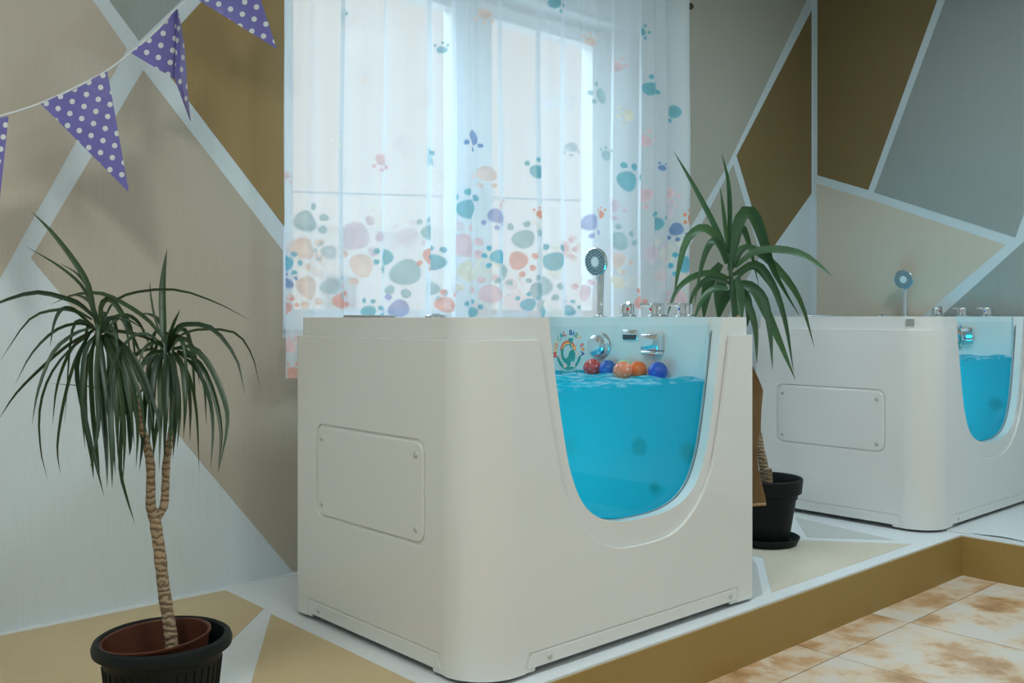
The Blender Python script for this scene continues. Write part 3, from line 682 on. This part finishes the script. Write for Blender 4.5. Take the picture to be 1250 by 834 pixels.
# ---- towel hanging on the right side of the foreground tub
tw = empty('hanging_towel', (2.618, 1.90, .74)); tag(tw, 'tan terry towel hanging on the right side of the foreground tub', 'towel')
bm = bmesh.new(); rows = []; prof = [(.742, .012), (.70, .045), (.66, .072), (.60, .062), (.535, .058), (.49, .038), (.45, .036), (.38, .055), (.32, .082), (.297, .088), (.288, .086)]
zs = [p[0] for p in prof]
for i in range(41):
    f = i / 40 * (len(prof) - 1); k = min(int(f), len(prof) - 2); u = f - k; z = prof[k][0] * (1 - u) + prof[k + 1][0] * u; d_ = prof[k][1] * (1 - u) + prof[k + 1][1] * u
    row = []
    for s in range(33):
        v_ = s / 32; y = 1.772 + .23 * v_; w = .55 + .45 * math.cos(v_ * math.pi * 5.0) if v_ > 0 else 1.0
        row.append(bm.verts.new((2.6225 + d_ * max(.12, w * (1 - .35 * v_)) - 2.618, y - 1.90, z - .74)))
    rows.append(row)
for a, b_ in zip(rows, rows[1:]):
    for s in range(32): bm.faces.new((a[s], a[s + 1], b_[s + 1], b_[s]))
bmesh.ops.solidify(bm, geom=list(bm.faces), thickness=.004)
from_bm('cloth', bm, M['towel'], tw, 60)
hm = [Vector((2.6225 + .0875 * max(.12, (.55 + .45 * math.cos(s / 32 * math.pi * 5)) * (1 - .35 * s / 32)) - 2.618, 1.772 + .23 * s / 32 - 1.90, .2905 - .74)) for s in range(33)]
from_bm('hem', tube_bm(hm, .0055, 8), M['towel'], tw, 60)
from_bm('hook', tube_bm([Vector((.001, 0, .02)), Vector((.02, 0, .012)), Vector((.026, 0, .03))], .004, 8), M['chrome'], tw, 60)

# ================================================================== CURTAIN
CY = 2.915; CX0, CX1, CZ0, CZ1 = 1.612, 3.80, 0.69, 2.475
ns, nz = 640, 360
q = np.linspace(0, 1, ns)
X = CX0 + (CX1 - CX0) * q; Y = np.zeros(ns)
ph = np.cumsum(1 + .55 * np.sin(q * 23) + .35 * np.sin(q * 57 + 1)); ph = ph / ph[-1] * 2 * math.pi * 15
Y += .018 * np.sin(ph) * (.7 + .3 * np.sin(q * 19 + 2))
for px, w, A, B in ((418, .0060, 1.35, .020), (470, .0045, 1.15, .014), (525, .0070, 1.5, .020), (553, .0040, 1.15, .012), (610, .0065, 1.5, .018), (656, .0100, 1.6, .030), (690, .0045, 1.2, .014), (749, .0055, 1.2, .016), (782, .006, 1.1, .016)):
    v = ray(px, 200); q0 = (v.x * CY / v.y - CX0) / (CX1 - CX0); t_ = (q - q0) / w
    X += -A * w * (CX1 - CX0) * t_ * np.exp(-t_ ** 2); Y += B * np.tanh(t_) * np.exp(-(t_ / 3.0) ** 2)
sarc = np.concatenate([[0], np.cumsum(np.hypot(np.diff(X), np.diff(Y)))])
# print coordinates: arc length, rescaled to the hanging width
S = sarc
def s_of_x(x): return float(np.interp((x - CX0) / (CX1 - CX0), q, S))
zz = np.linspace(CZ0, CZ1, nz)
GX = np.repeat(X[:, None], nz, 1) + .007 * np.sin(zz[None, :] * 3.1 + q[:, None] * 9) * np.sin(math.pi * (CZ1 - zz[None, :]) / (CZ1 - CZ0))
amp = .55 + .45 * np.clip((CZ1 - zz) / .5, 0, 1)
GY = CY + Y[:, None] * amp[None, :]
GZ = np.repeat(zz[None, :], ns, 0)
rgb = np.ones((ns, nz, 3)) * np.array([.84, .92, .98]); alp = np.zeros((ns, nz))
SS = np.repeat(S[:, None], nz, 1)
C_ = dict(t=(.10, .47, .56), b=(.10, .24, .55), g=(.36, .57, .60), c=(.93, .42, .33), p=(.90, .62, .66), e=(.93, .70, .60), y=(.88, .84, .66), l=(.34, .38, .68), o=(.95, .28, .12), k=(.02, .48, .66), i=(.78, .66, .76), n=(.50, .66, .72))
def blob(s, z, rs, rz, c, strength, wob, seed):
    lo, hi = np.searchsorted(S, [s - 2 * rs, s + 2 * rs]); zl, zh = np.searchsorted(zz, [z - 2 * rz, z + 2 * rz])
    if hi <= lo or zh <= zl: return
    ds = (SS[lo:hi, zl:zh] - s) / rs; dz = (GZ[lo:hi, zl:zh] - z) / rz
    r = np.hypot(ds, dz); th = np.arctan2(dz, ds)
    r = r * (1 + wob * np.sin(2 * th + seed) + wob * .8 * np.sin(3 * th + 2.3 * seed))
    m = np.clip((1.04 - r) / .14, 0, 1)
    edge = .78 + .22 * np.clip((r - .55) / .4, 0, 1)
    tone = 1 + .10 * np.sin(ds * 2.2 + seed) * np.sin(dz * 1.9 + seed * 2)
    cc = np.clip(np.array(c)[None, None, :] * tone[..., None], 0, 1)
    w = (m * strength)[..., None]
    rgb[lo:hi, zl:zh] = rgb[lo:hi, zl:zh] * (1 - w) + cc * w
    alp[lo:hi, zl:zh] = np.maximum(alp[lo:hi, zl:zh], m * strength * edge)
rng = random.Random(5)
def paw(px, py, rpx, c, ang=None, strength=.85):
    p = onY(px, py, CY); D = p.y * DV.y + p.x * DV.x; k = D / F_PX; r = rpx * k; s = s_of_x(p.x)
    if ang is None: ang = rng.choice((90, 60, 120, 0, 180, 270, 240, 300, 30))
    sd = rng.uniform(0, 6)
    rs = r * 1.35     # the wall is seen aslant
    blob(s, p.z, rs, r, C_[c], strength, .07, sd)
    for da in (-48, 0, 48):
        a = R(ang + da + rng.uniform(-8, 8)); dd = 1.55 + .1 * rng.random()
        blob(s + math.cos(a) * rs * dd, p.z + math.sin(a) * r * dd, rs * .33, r * .36, C_[c], min(1, strength * 1.05), .05, sd + da)
# pale ground of prints first
for k_ in range(46):
    py = rng.uniform(265, 440); paw(rng.uniform(352, 846), py, rng.uniform(7, 14), rng.choice('eepyiyyp'), None, rng.uniform(.25, .5))
for k_ in range(26): paw(rng.uniform(352, 846), rng.uniform(395, 470), rng.uniform(7, 11), rng.choice('tgclepk'), None, .8)
for k_ in range(10): paw(rng.uniform(360, 560), rng.uniform(-20, 240), rng.uniform(5, 8), rng.choice('eyin'), None, .3)
for a in ((576, 167, 9, 'b', 270), (569, 255, 13, 't', 90), (592, 17, 7, 'e', 270), (592, 212, 10, 'e', 250), (677, 4, 7, 't', 0), (785, 37, 6, 't', 0), (793, 108, 9, 't', 45), (824, 136, 8, 't', 190), (755, 80, 7, 'p', 60), (720, 51, 6, 'e', 90),
          (733, 117, 9, 'g', 180), (766, 221, 12, 't', 60), (766, 140, 7, 'y', 200), (788, 171, 8, 'p', 60), (699, 180, 6, 'n', 270), (420, 20, 6, 't', 90), (540, 60, 5, 't', 90), (527, 195, 8, 't', 100), (467, 195, 8, 'p', 270), (807, 205, 4, 'b', 60), (741, 190, 6, 'g', 90), (650, 210, 9, 't', 90),
          (375, 271, 14, 'g', 20), (435, 289, 17, 'i', 0), (371, 304, 14, 'e', 330), (474, 314, 10, 't', 200), (496, 333, 16, 'g', 230), (489, 377, 11, 'l', 180), (450, 381, 9, 't', 70), (414, 367, 11, 'c', 30), (520, 284, 10, 'g', 90), (521, 313, 10, 'c', 270), (535, 320, 11, 't', 110), (531, 352, 10, 'g', 300), (543, 372, 10, 'c', 50),
          (443, 324, 14, 'e', 200), (565, 300, 15, 'p', 20), (570, 332, 13, 'y', 240), (597, 359, 12, 'p', 120), (576, 382, 9, 't', 80), (376, 351, 14, 'e', 260), (402, 308, 8, 'n', 180), (403, 350, 10, 'n', 0), (601, 264, 9, 'l', 270), (604, 314, 9, 'k', 180), (613, 332, 11, 'g', 270), (637, 292, 12, 'g', 80),
          (632, 318, 11, 'c', 330), (676, 319, 12, 't', 115), (666, 350, 12, 'g', 320), (696, 379, 7, 't', 70), (664, 381, 8, 't', 180), (691, 303, 9, 'p', 0), (720, 272, 10, 'l', 270), (712, 358, 11, 'p', 100), (752, 251, 10, 'i', 290), (758, 294, 11, 'g', 40), (756, 318, 10, 'e', 300), (756, 345, 9, 'y', 120), (789, 238, 9, 'p', 280),
          (819, 236, 7, 'p', 300), (804, 273, 8, 't', 90), (826, 280, 8, 'b', 280), (798, 311, 12, 'i', 30), (834, 323, 10, 'k', 180), (780, 369, 9, 'c', 60), (829, 363, 8, 'p', 150), (841, 268, 7, 'o', 150), (818, 258, 8, 'i', 90), (735, 262, 5, 'o', 90), (612, 250, 5, 'o', 90), (651, 262, 5, 'o', 90), (642, 372, 8, 'k', 90), (650, 355, 10, 'g', 90),
          (352, 321, 9, 'k', 0), (353, 346, 7, 'b', 90), (351, 376, 8, 'c', 60), (352, 214, 6, 'p', 270)):
    paw(*a)
co = np.stack([GX, GY, GZ], -1).reshape(-1, 3).astype(np.float32)
idx = np.arange(ns * nz).reshape(ns, nz)
faces = np.stack([idx[:-1, :-1], idx[1:, :-1], idx[1:, 1:], idx[:-1, 1:]], -1).reshape(-1, 4)
me = bpy.data.meshes.new('sheer_curtain'); me.vertices.add(len(co)); me.vertices.foreach_set('co', co.ravel())
me.loops.add(faces.size); me.loops.foreach_set('vertex_index', faces.ravel().astype(np.int32))
me.polygons.add(len(faces)); me.polygons.foreach_set('loop_start', np.arange(0, faces.size, 4, dtype=np.int32)); me.polygons.foreach_set('loop_total', np.full(len(faces), 4, dtype=np.int32))
me.update(); me.validate()
ca = me.color_attributes.new('print', 'FLOAT_COLOR', 'POINT')
ca.data.foreach_set('color', np.concatenate([rgb, alp[..., None]], -1).reshape(-1).astype(np.float32))
me.polygons.foreach_set('use_smooth', [True] * len(me.polygons))
curtain = tag(link('sheer_curtain', me, M['curtain']), 'sheer white curtain printed with watercolour paw prints over the window', 'curtain')
rod = empty('curtain_rod', (1.50, CY + .042, 2.432)); tag(rod, 'thin dark metal curtain rod above the sheer curtain', 'curtain rod')
from_bm('pole', tube_bm([Vector((0, 0, 0)), Vector((1.2, 0, 0)), Vector((2.335, 0, 0))], .0085, 12), M['satin'], rod, 40)
M['bronze'] = principled('dark_bronze', (.06, .05, .04), .35, .8)
for x in (0, 2.335):
    from_bm('finial', orient_bm(lathe_bm([(0, -.012), (.011, -.010), (.011, .004), (.007, .008), (.012, .014), (.017, .024), (.014, .036), (0, .042)], 20), (1 if x else -1, 0, 0), (x, 0, 0)), M['bronze'], rod, 40)
for x in (.06, 2.30):
    from_bm('bracket', tube_bm([Vector((x, WY - CY - .042, .0)), Vector((x, .03, 0)), Vector((x, 0, -.012))], .006, 8), M['bronze'], rod, 40)

# ================================================================== BUNTING
BY = 2.75
bt = empty('bunting'); tag(bt, 'string of purple polka dot pennant flags strung across the upper left wall', 'bunting')
cpts = [onY(x, y, BY) for x, y in ((-150, 160), (-40, 150), (0, 142), (50, 126), (100, 103), (131, 86), (160, 64), (190, 38), (216, 11), (245, -12), (300, -55), (360, -105))]
from_bm('cord', tube_bm(crom(cpts, 60), .0032, 8), M['cord'], bt, 60)
ma, mb = np.array([17.3, -8.6]), np.array([14.4, 6.1]); INV = np.linalg.inv(np.array([ma, mb]).T)
def flag(a, b, tip, org, sag=0.012, n=10, bend=None):
    bm = bmesh.new(); uvl = bm.loops.layers.uv.new('UVMap'); vv = {}; pxof = {}
    for i in range(n + 1):
        for j in range(n + 1 - i):
            w = (1 - (i + j) / n, i / n, j / n)
            px = np.array(a) * w[0] + np.array(b) * w[1] + np.array(tip) * w[2]
            y = BY + sag * math.sin(3.0 * w[1] + 2.0 * w[2]) - sag
            if bend: y += bend(w)
            v_ = bm.verts.new(onY(px[0], px[1], y)); vv[(i, j)] = v_; pxof[v_] = px
    for i in range(n):
        for j in range(n - i):
            bm.faces.new((vv[(i, j)], vv[(i + 1, j)], vv[(i, j + 1)]))
            if i + j < n - 1: bm.faces.new((vv[(i + 1, j)], vv[(i + 1, j + 1)], vv[(i, j + 1)]))
    for f in bm.faces:
        for lp_ in f.loops:
            m_ = INV @ (pxof[lp_.vert] - np.array(org)); lp_[uvl].uv = (m_[0], m_[1])
    return from_bm('pennant_flag', bm, M['flag'], bt, 60)
flag((-72, 160), (10.5, 142), (-6, 300), (1, 182))
flag((50, 127), (131, 87), (157.5, 235), (70.9, 132.5))
flag((160, 65), (216, 11), (214, 97), (179, 64), .006)
# the folded right half of the second flag
bm = bmesh.new(); uvl = bm.loops.layers.uv.new('UVMap'); rows = []
for k in range(11):
    f = k / 10; l_ = np.array((216, 11)) * (1 - f) + np.array((214, 97)) * f if f < .55 else None
    lx = 216 - 3 * min(1, f / .62) + (19 * max(0, (f - .62) / .38)); ly = 11 + 137 * f
    rx = 217 + 8 * math.sin(min(1, f * 2.2) * math.pi / 2) + 8 * f * f; ry = 11 + 137 * f
    rows.append([(lx, ly, BY - .014), ((lx + rx) / 2, (ly + ry) / 2, BY - .032), (rx, ry, BY + .012)])
vv = [[bm.verts.new(onY(*p)) for p in r_] for r_ in rows]; px_ = {vv[i][j]: rows[i][j] for i in range(11) for j in range(3)}
for i in range(10):
    for j in range(2): bm.faces.new((vv[i][j], vv[i][j + 1], vv[i + 1][j + 1], vv[i + 1][j]))
for f in bm.faces:
    for lp_ in f.loops:
        p_ = px_[lp_.vert]; m_ = INV @ (np.array((p_[0] * 1.6, p_[1])) - np.array((343, 64))); lp_[uvl].uv = (m_[0], m_[1])
from_bm('folded_flap', bm, M['flag'], bt, 60)
flag((236, -4), (300, -56), (338, 60), (267, 5))

# ================================================================== PLANTS
lrng = random.Random(11)
def leaf(parent, pts, wid, crease=.25, rows_=13, twist=None, mat='leaf', base_w=.55):
    """pts: 3-D control points (world); parent at its own location"""
    path = crom(pts, rows_ - 1); bm = bmesh.new(); R_ = []; tw_ = R(twist if twist is not None else lrng.uniform(-48, 48))
    L = parent.location
    for i, p in enumerate(path):
        t = i / (rows_ - 1); tg = (path[min(i + 1, rows_ - 1)] - path[max(i - 1, 0)]).normalized()
        view = (p - CP).normalized(); s = tg.cross(view); s = s.normalized() if s.length > 1e-3 else tg.orthogonal().normalized()
        s = Matrix.Rotation(tw_ * (1 - .4 * t), 3, tg) @ s; nrm = s.cross(tg)
        w = wid * (base_w + (1 - base_w) * min(1, t / .25)) * (1 if t < .45 else max(.03, 1 - ((t - .45) / .55) ** 1.6))
        R_.append([bm.verts.new(p - s * w - L), bm.verts.new(p + nrm * w * crease * 2 - L), bm.verts.new(p + s * w - L)])
    for a, b in zip(R_, R_[1:]):
        for j in range(2): bm.faces.new((a[j], a[j + 1], b[j + 1], b[j]))
    me = bpy.data.meshes.new('leaf'); bm.to_mesh(me); bm.free()
    return link('leaf', me, M[mat], parent, 70)
def px_leaf(parent, D0, pix, wpx, mat='leaf', spread=.22, **kw):
    dz = lrng.uniform(-spread, spread); n = len(pix)
    pts = [atD(x, y, D0 + dz * (i / (n - 1)) ** 1.2) for i, (x, y) in enumerate(pix)]
    leaf(parent, pts, wpx * .5 * D0 / F_PX, mat=mat, **kw)

# ---- dragon tree, left foreground
DP = 2.03
pc = atD(199, 0, DP); PX_, PY_ = pc.x, pc.y; PR, PZ = .139, .232
pot = empty('plant_pot', (PX_, PY_, 0)); tag(pot, 'dark green plastic pot holding the dragon tree, left foreground', 'plant pot')
from_bm('pot_body', lathe_bm([(0, .006), (.085, .006), (.092, 0), (.098, .004), (.119, PZ - .045), (.123, PZ - .032), (.131, PZ - .030), (.139, PZ - .024), (.1405, PZ - .014), (.137, PZ - .004), (.130, PZ), (.124, PZ - .003), (.119, PZ - .02), (.094, .012), (0, .012)], 64), M['pot'], pot, 35)
for k in range(40):
    a = 2 * math.pi * k / 40
    p0_, p1_ = Vector((.1005 * math.cos(a), .1005 * math.sin(a), .02)), Vector((.1185 * math.cos(a), .1185 * math.sin(a), PZ - .05))
    if k == 0: rib_me = None
    bmr = tube_bm([p0_, p1_], .0022, 5); from_bm('pot_rib', bmr, M['pot'], pot, 60)
tree = empty('dragon_tree', (PX_, PY_, .02)); tag(tree, 'dragon tree with forked trunk and thin drooping leaves in green pot', 'potted plant')
inn = from_bm('nursery_pot', lathe_bm([(0, .002), (.08, .002), (.1075, .222), (.1115, .2235), (.1120, .228), (.1085, .229), (.1055, .226), (.0965, .148), (.094, .125), (0, .125)], 48), M['nursery'], tree, 35)
inn.rotation_euler = (R(-2.0), R(-3.2), 0); inn.location = (.000, .000, -.015)
sl = from_bm('soil', lathe_bm([(0, .150), (.04, .148), (.07, .146), (.0945, .143)], 32), M['soil'], tree, 60)
def stem(name, pix, rad, parent, D0, mat='trunk', seg=12, n=26):
    pts = crom([atD(x, y, D0 + dz) - parent.location for x, y, dz in pix], n)
    r_ = [rad[0] + (rad[1] - rad[0]) * i / n for i in range(n + 1)]
    r_ = [x * (1 + .05 * math.sin(i * 2.3) + .03 * math.sin(i * 5.1)) for i, x in enumerate(r_)]
    return from_bm(name, tube_bm(pts, r_, seg), M[mat], parent, 60)
stem('trunk', [(210, 790, 0), (207, 765, 0), (200, 720, 0), (195, 675, 0), (190, 640, 0), (189, 622, 0)], (.0135, .0115), tree, DP + .02)
stem('branch', [(188, 634, 0), (184, 618, -.005), (184, 590, -.01), (183, 562, -.015), (174, 525, -.02), (163, 485, -.03), (152, 452, -.03), (140, 424, -.03), (130, 412, -.03)], (.0105, .0062), tree, DP + .02)
stem('branch', [(192, 632, 0), (200, 618, .01), (202, 592, .015), (203, 565, .02), (208, 535, .025), (213, 505, .03), (214, 475, .03), (212, 450, .03), (209, 436, .03)], (.009, .0062), tree, DP + .02)
D1, D2 = DP - .01, DP + .05
LEFT = [([(118, 398), (108, 350), (90, 318), (62, 282), (38, 258)], 7), ([(118, 400), (104, 355), (75, 327), (32, 301)], 4), ([(120, 395), (110, 358), (95, 335), (72, 321)], 3.5),
        ([(118, 390), (98, 372), (79, 364), (43, 357), (0, 369), (-25, 382)], 6), ([(112, 390), (95, 381), (72, 378), (36, 390), (0, 441)], 4.5), ([(113, 398), (90, 378), (75, 378), (66, 395), (61, 424)], 5),
        ([(112, 400), (90, 408), (65, 430), (47, 475), (39, 518)], 5), ([(115, 402), (85, 420), (55, 445), (20, 480), (-2, 513)], 5), ([(108, 410), (80, 432), (58, 465), (48, 505), (50, 552), (58, 585)], 4),
        ([(108, 408), (92, 440), (78, 490), (70, 545), (74, 580)], 4), ([(112, 403), (98, 430), (94, 460), (106, 520), (118, 570), (127, 606)], 7), ([(118, 405), (111, 440), (113, 500), (119, 560), (122, 590)], 7),
        ([(124, 408), (123, 440), (126, 500), (130, 550), (131, 596)], 8), ([(134, 422), (134, 470), (136, 540), (137, 597)], 7), ([(138, 424), (150, 452), (157, 500), (159, 540), (158, 557)], 8),
        ([(140, 430), (150, 480), (148, 530), (147, 575), (156, 612), (165, 640)], 5), ([(122, 400), (124, 372), (135, 366), (150, 385), (166, 420), (181, 450)], 7), ([(124, 398), (135, 388), (155, 390), (180, 405)], 4),
        ([(126, 405), (150, 405), (185, 415), (218, 440)], 6), ([(124, 398), (138, 370), (165, 357), (216, 354), (265, 370), (307, 392)], 3.5), ([(122, 402), (140, 412), (160, 440), (178, 480), (188, 520)], 7),
        ([(128, 410), (150, 420), (172, 450), (190, 500), (196, 545)], 6), ([(120, 408), (105, 450), (104, 510), (112, 560), (114, 585)], 6), ([(114, 404), (88, 425), (70, 470), (64, 520)], 4), ([(125, 412), (140, 440), (146, 490), (142, 540)], 6),
        ([(118, 404), (100, 395), (70, 402), (40, 430), (18, 470)], 4), ([(128, 404), (150, 385), (170, 395), (186, 430)], 5), ([(122, 396), (112, 372), (100, 362), (84, 360)], 4.5), ([(120, 410), (118, 460), (120, 520), (110, 572)], 6)]
RIGHT = [([(201, 425), (199, 395), (198, 358), (200, 330), (204, 304)], 9), ([(205, 420), (215, 402), (228, 396), (259, 401), (288, 437), (299, 482)], 6), ([(209, 420), (225, 407), (250, 402), (288, 407), (308, 435), (317, 472)], 3.5),
         ([(212, 426), (235, 424), (258, 450), (275, 492), (277, 525), (266, 578)], 7), ([(216, 430), (238, 448), (254, 480), (260, 520), (257, 574)], 6), ([(212, 434), (226, 456), (232, 490), (232, 540)], 6), ([(214, 430), (231, 460), (240, 505), (243, 576)], 4),
         ([(216, 428), (244, 444), (262, 485), (270, 530), (266, 578)], 6), ([(197, 424), (195, 460), (196, 510), (194, 577)], 6), ([(207, 430), (210, 470), (209, 515), (206, 554)], 6), ([(208, 432), (217, 470), (219, 510), (216, 548)], 5),
         ([(198, 412), (180, 390), (150, 370), (122, 358), (90, 360), (62, 372)], 6), ([(196, 428), (184, 440), (178, 480), (174, 540), (170, 575)], 7), ([(200, 432), (188, 455), (184, 500), (182, 545)], 8), ([(202, 434), (198, 480), (190, 530), (186, 565)], 6),
         ([(198, 420), (180, 408), (160, 412), (140, 440), (128, 480)], 5), ([(196, 440), (150, 478), (110, 472), (60, 468)], 2.2), ([(204, 418), (196, 395), (186, 385), (170, 382)], 5), ([(212, 424), (230, 430), (248, 465), (252, 520)], 5),
         ([(206, 414), (212, 395), (220, 378)], 4), ([(198, 432), (170, 450), (155, 490), (150, 530)], 5), ([(190, 426), (170, 430), (150, 455), (138, 500)], 5), ([(200, 430), (165, 488), (140, 500), (118, 510)], 2.5), ([(202, 420), (190, 392), (184, 360), (183, 342)], 3)]
for pix, w in LEFT: px_leaf(tree, D1, pix, w)
for pix, w in RIGHT: px_leaf(tree, D2, pix, w)
for c, D in (((122, 408), D1), ((205, 430), D2)):      # shorter inner blades of both heads
    for k in range(10):
        a = lrng.uniform(0, 2 * math.pi); hx = math.cos(a) * lrng.uniform(18, 45); up_ = lrng.uniform(8, 34); dr = lrng.uniform(20, 110); dd = math.sin(a) * .14
        P = [atD(c[0], c[1], D), atD(c[0] + hx * .4, c[1] - up_ * .8, D + dd * .4), atD(c[0] + hx * .9, c[1] - up_ * .3, D + dd * .8), atD(c[0] + hx * 1.15, c[1] + dr, D + dd)]
        leaf(tree, P, lrng.uniform(4, 6.5) * .5 * D / F_PX)

FRONT = [(D1, [(126, 408), (134, 425), (146, 470), (152, 530), (150, 590)], 7), (D1, [(128, 406), (142, 420), (160, 462), (168, 520), (166, 570)], 7), (D1, [(122, 410), (126, 450), (136, 520), (141, 580)], 7), (D1, [(130, 408), (152, 424), (176, 470), (186, 520)], 6),
         (D1, [(118, 408), (104, 430), (100, 490), (104, 548)], 6), (D1, [(132, 414), (146, 436), (158, 490), (164, 545)], 7), (D1, [(126, 414), (136, 440), (142, 500), (144, 560)], 7), (D1, [(134, 416), (150, 432), (170, 480), (178, 540)], 6),
         (D2, [(206, 430), (212, 446), (216, 490), (214, 540)], 7), (D2, [(204, 432), (203, 460), (202, 510), (200, 565)], 7), (D2, [(200, 430), (190, 446), (186, 500), (188, 560)], 7), (D2, [(210, 428), (222, 446), (226, 490), (224, 535)], 6), (D2, [(202, 428), (182, 434), (166, 466), (160, 520)], 6), (D2, [(208, 434), (208, 470), (213, 520), (211, 560)], 6)]
for D, pix, w in FRONT:
    n = len(pix); leaf(tree, [atD(x, y, D - .085 * min(1, 1.6 * i / (n - 1))) for i, (x, y) in enumerate(pix)], w * .5 * D / F_PX)
# ---- yucca in the dark pot between the tubs
DY = 3.70
yc = onZ(934, 663, 0); pot2 = empty('plant_pot', (yc.x, yc.y, 0)); tag(pot2, 'black plastic flower pot on a saucer between the two tubs', 'plant pot')
hh = .262
from_bm('pot_body', lathe_bm([(0, .012), (.088, .012), (.092, .016), (.122, hh - .062), (.128, hh - .060), (.140, hh - .056), (.1455, hh - .004), (.143, hh), (.136, hh), (.132, hh - .006), (.128, hh - .05), (.124, hh - .08), (0, hh - .082)], 56), M['pot'], pot2, 35)
from_bm('soil', lathe_bm([(0, hh - .070), (.06, hh - .072), (.122, hh - .078)], 32), M['soil'], pot2, 60)
sau = from_bm('saucer', lathe_bm([(0, .001), (.108, .001), (.122, .006), (.134, .030), (.131, .032), (.126, .029), (.116, .010), (0, .0095)], 56), M['pot'], None, 40)
sau.location = (yc.x, yc.y, .0005); tag(sau, 'round black plastic saucer under the pot between the tubs', 'saucer')
yuc = empty('yucca_plant', (yc.x, yc.y, .19)); tag(yuc, 'yucca with broad arching green leaves between the two tubs', 'potted plant')
DYc = yc.x * DV.x + yc.y * DV.y
stem('trunk', [(934, 602, 0), (933, 575, 0), (926, 540, 0), (917, 490, 0), (908, 440, 0), (902, 405, 0), (899, 385, 0)], (.019, .015), yuc, DYc)
stem('leaf_shoot', [(899, 392, 0), (896, 368, 0), (893, 345, 0), (891, 318, 0)], (.016, .007), yuc, DYc, mat='yleaf')
stem('side_stub', [(938, 604, -.03), (938, 585, -.03), (937, 572, -.03)], (.016, .016), yuc, DYc, n=8)
YU = [([(891, 325), (880, 292), (862, 255), (842, 218), (822, 184)], 7.5), ([(889, 310), (891, 265), (889, 222), (881, 187)], 6), ([(888, 305), (884, 265), (879, 228)], 5), ([(892, 318), (898, 282), (910, 258), (922, 266), (934, 300), (946, 334), (976, 386)], 15),
      ([(893, 324), (908, 302), (932, 312), (962, 343), (980, 375), (994, 424)], 10), ([(897, 326), (920, 308), (944, 304), (976, 309), (1000, 324), (1016, 338)], 10), ([(887, 318), (874, 288), (856, 278), (838, 294), (828, 330), (822, 370)], 10),
      ([(887, 322), (878, 298), (868, 296), (857, 322), (847, 375)], 9), ([(890, 340), (868, 333), (842, 340), (824, 358), (814, 388)], 8), ([(891, 346), (868, 339), (848, 356), (838, 388)], 7), ([(880, 322), (868, 340), (861, 365), (859, 392)], 14),
      ([(884, 338), (878, 358), (877, 394)], 14), ([(900, 338), (904, 360), (906, 396)], 10), ([(896, 346), (916, 348), (933, 366), (940, 405), (943, 452)], 10), ([(894, 350), (918, 352), (934, 378), (952, 418), (971, 464)], 13),
      ([(895, 336), (922, 322), (942, 345), (958, 390), (969, 456)], 9), ([(896, 356), (912, 370), (922, 400), (924, 445)], 9), ([(896, 344), (918, 326), (938, 345), (956, 378)], 6), ([(893, 356), (884, 366), (876, 392)], 12),
      ([(890, 330), (898, 296), (905, 276), (915, 300), (926, 348)], 9), ([(889, 352), (872, 352), (856, 368), (846, 395)], 8), ([(896, 352), (908, 358), (914, 376), (912, 400)], 12), ([(893, 330), (905, 308), (918, 298)], 5)]
for pix, w in YU: px_leaf(yuc, DYc, pix, w, mat='yleaf', spread=.16, twist=lrng.uniform(-30, 30), crease=.18)
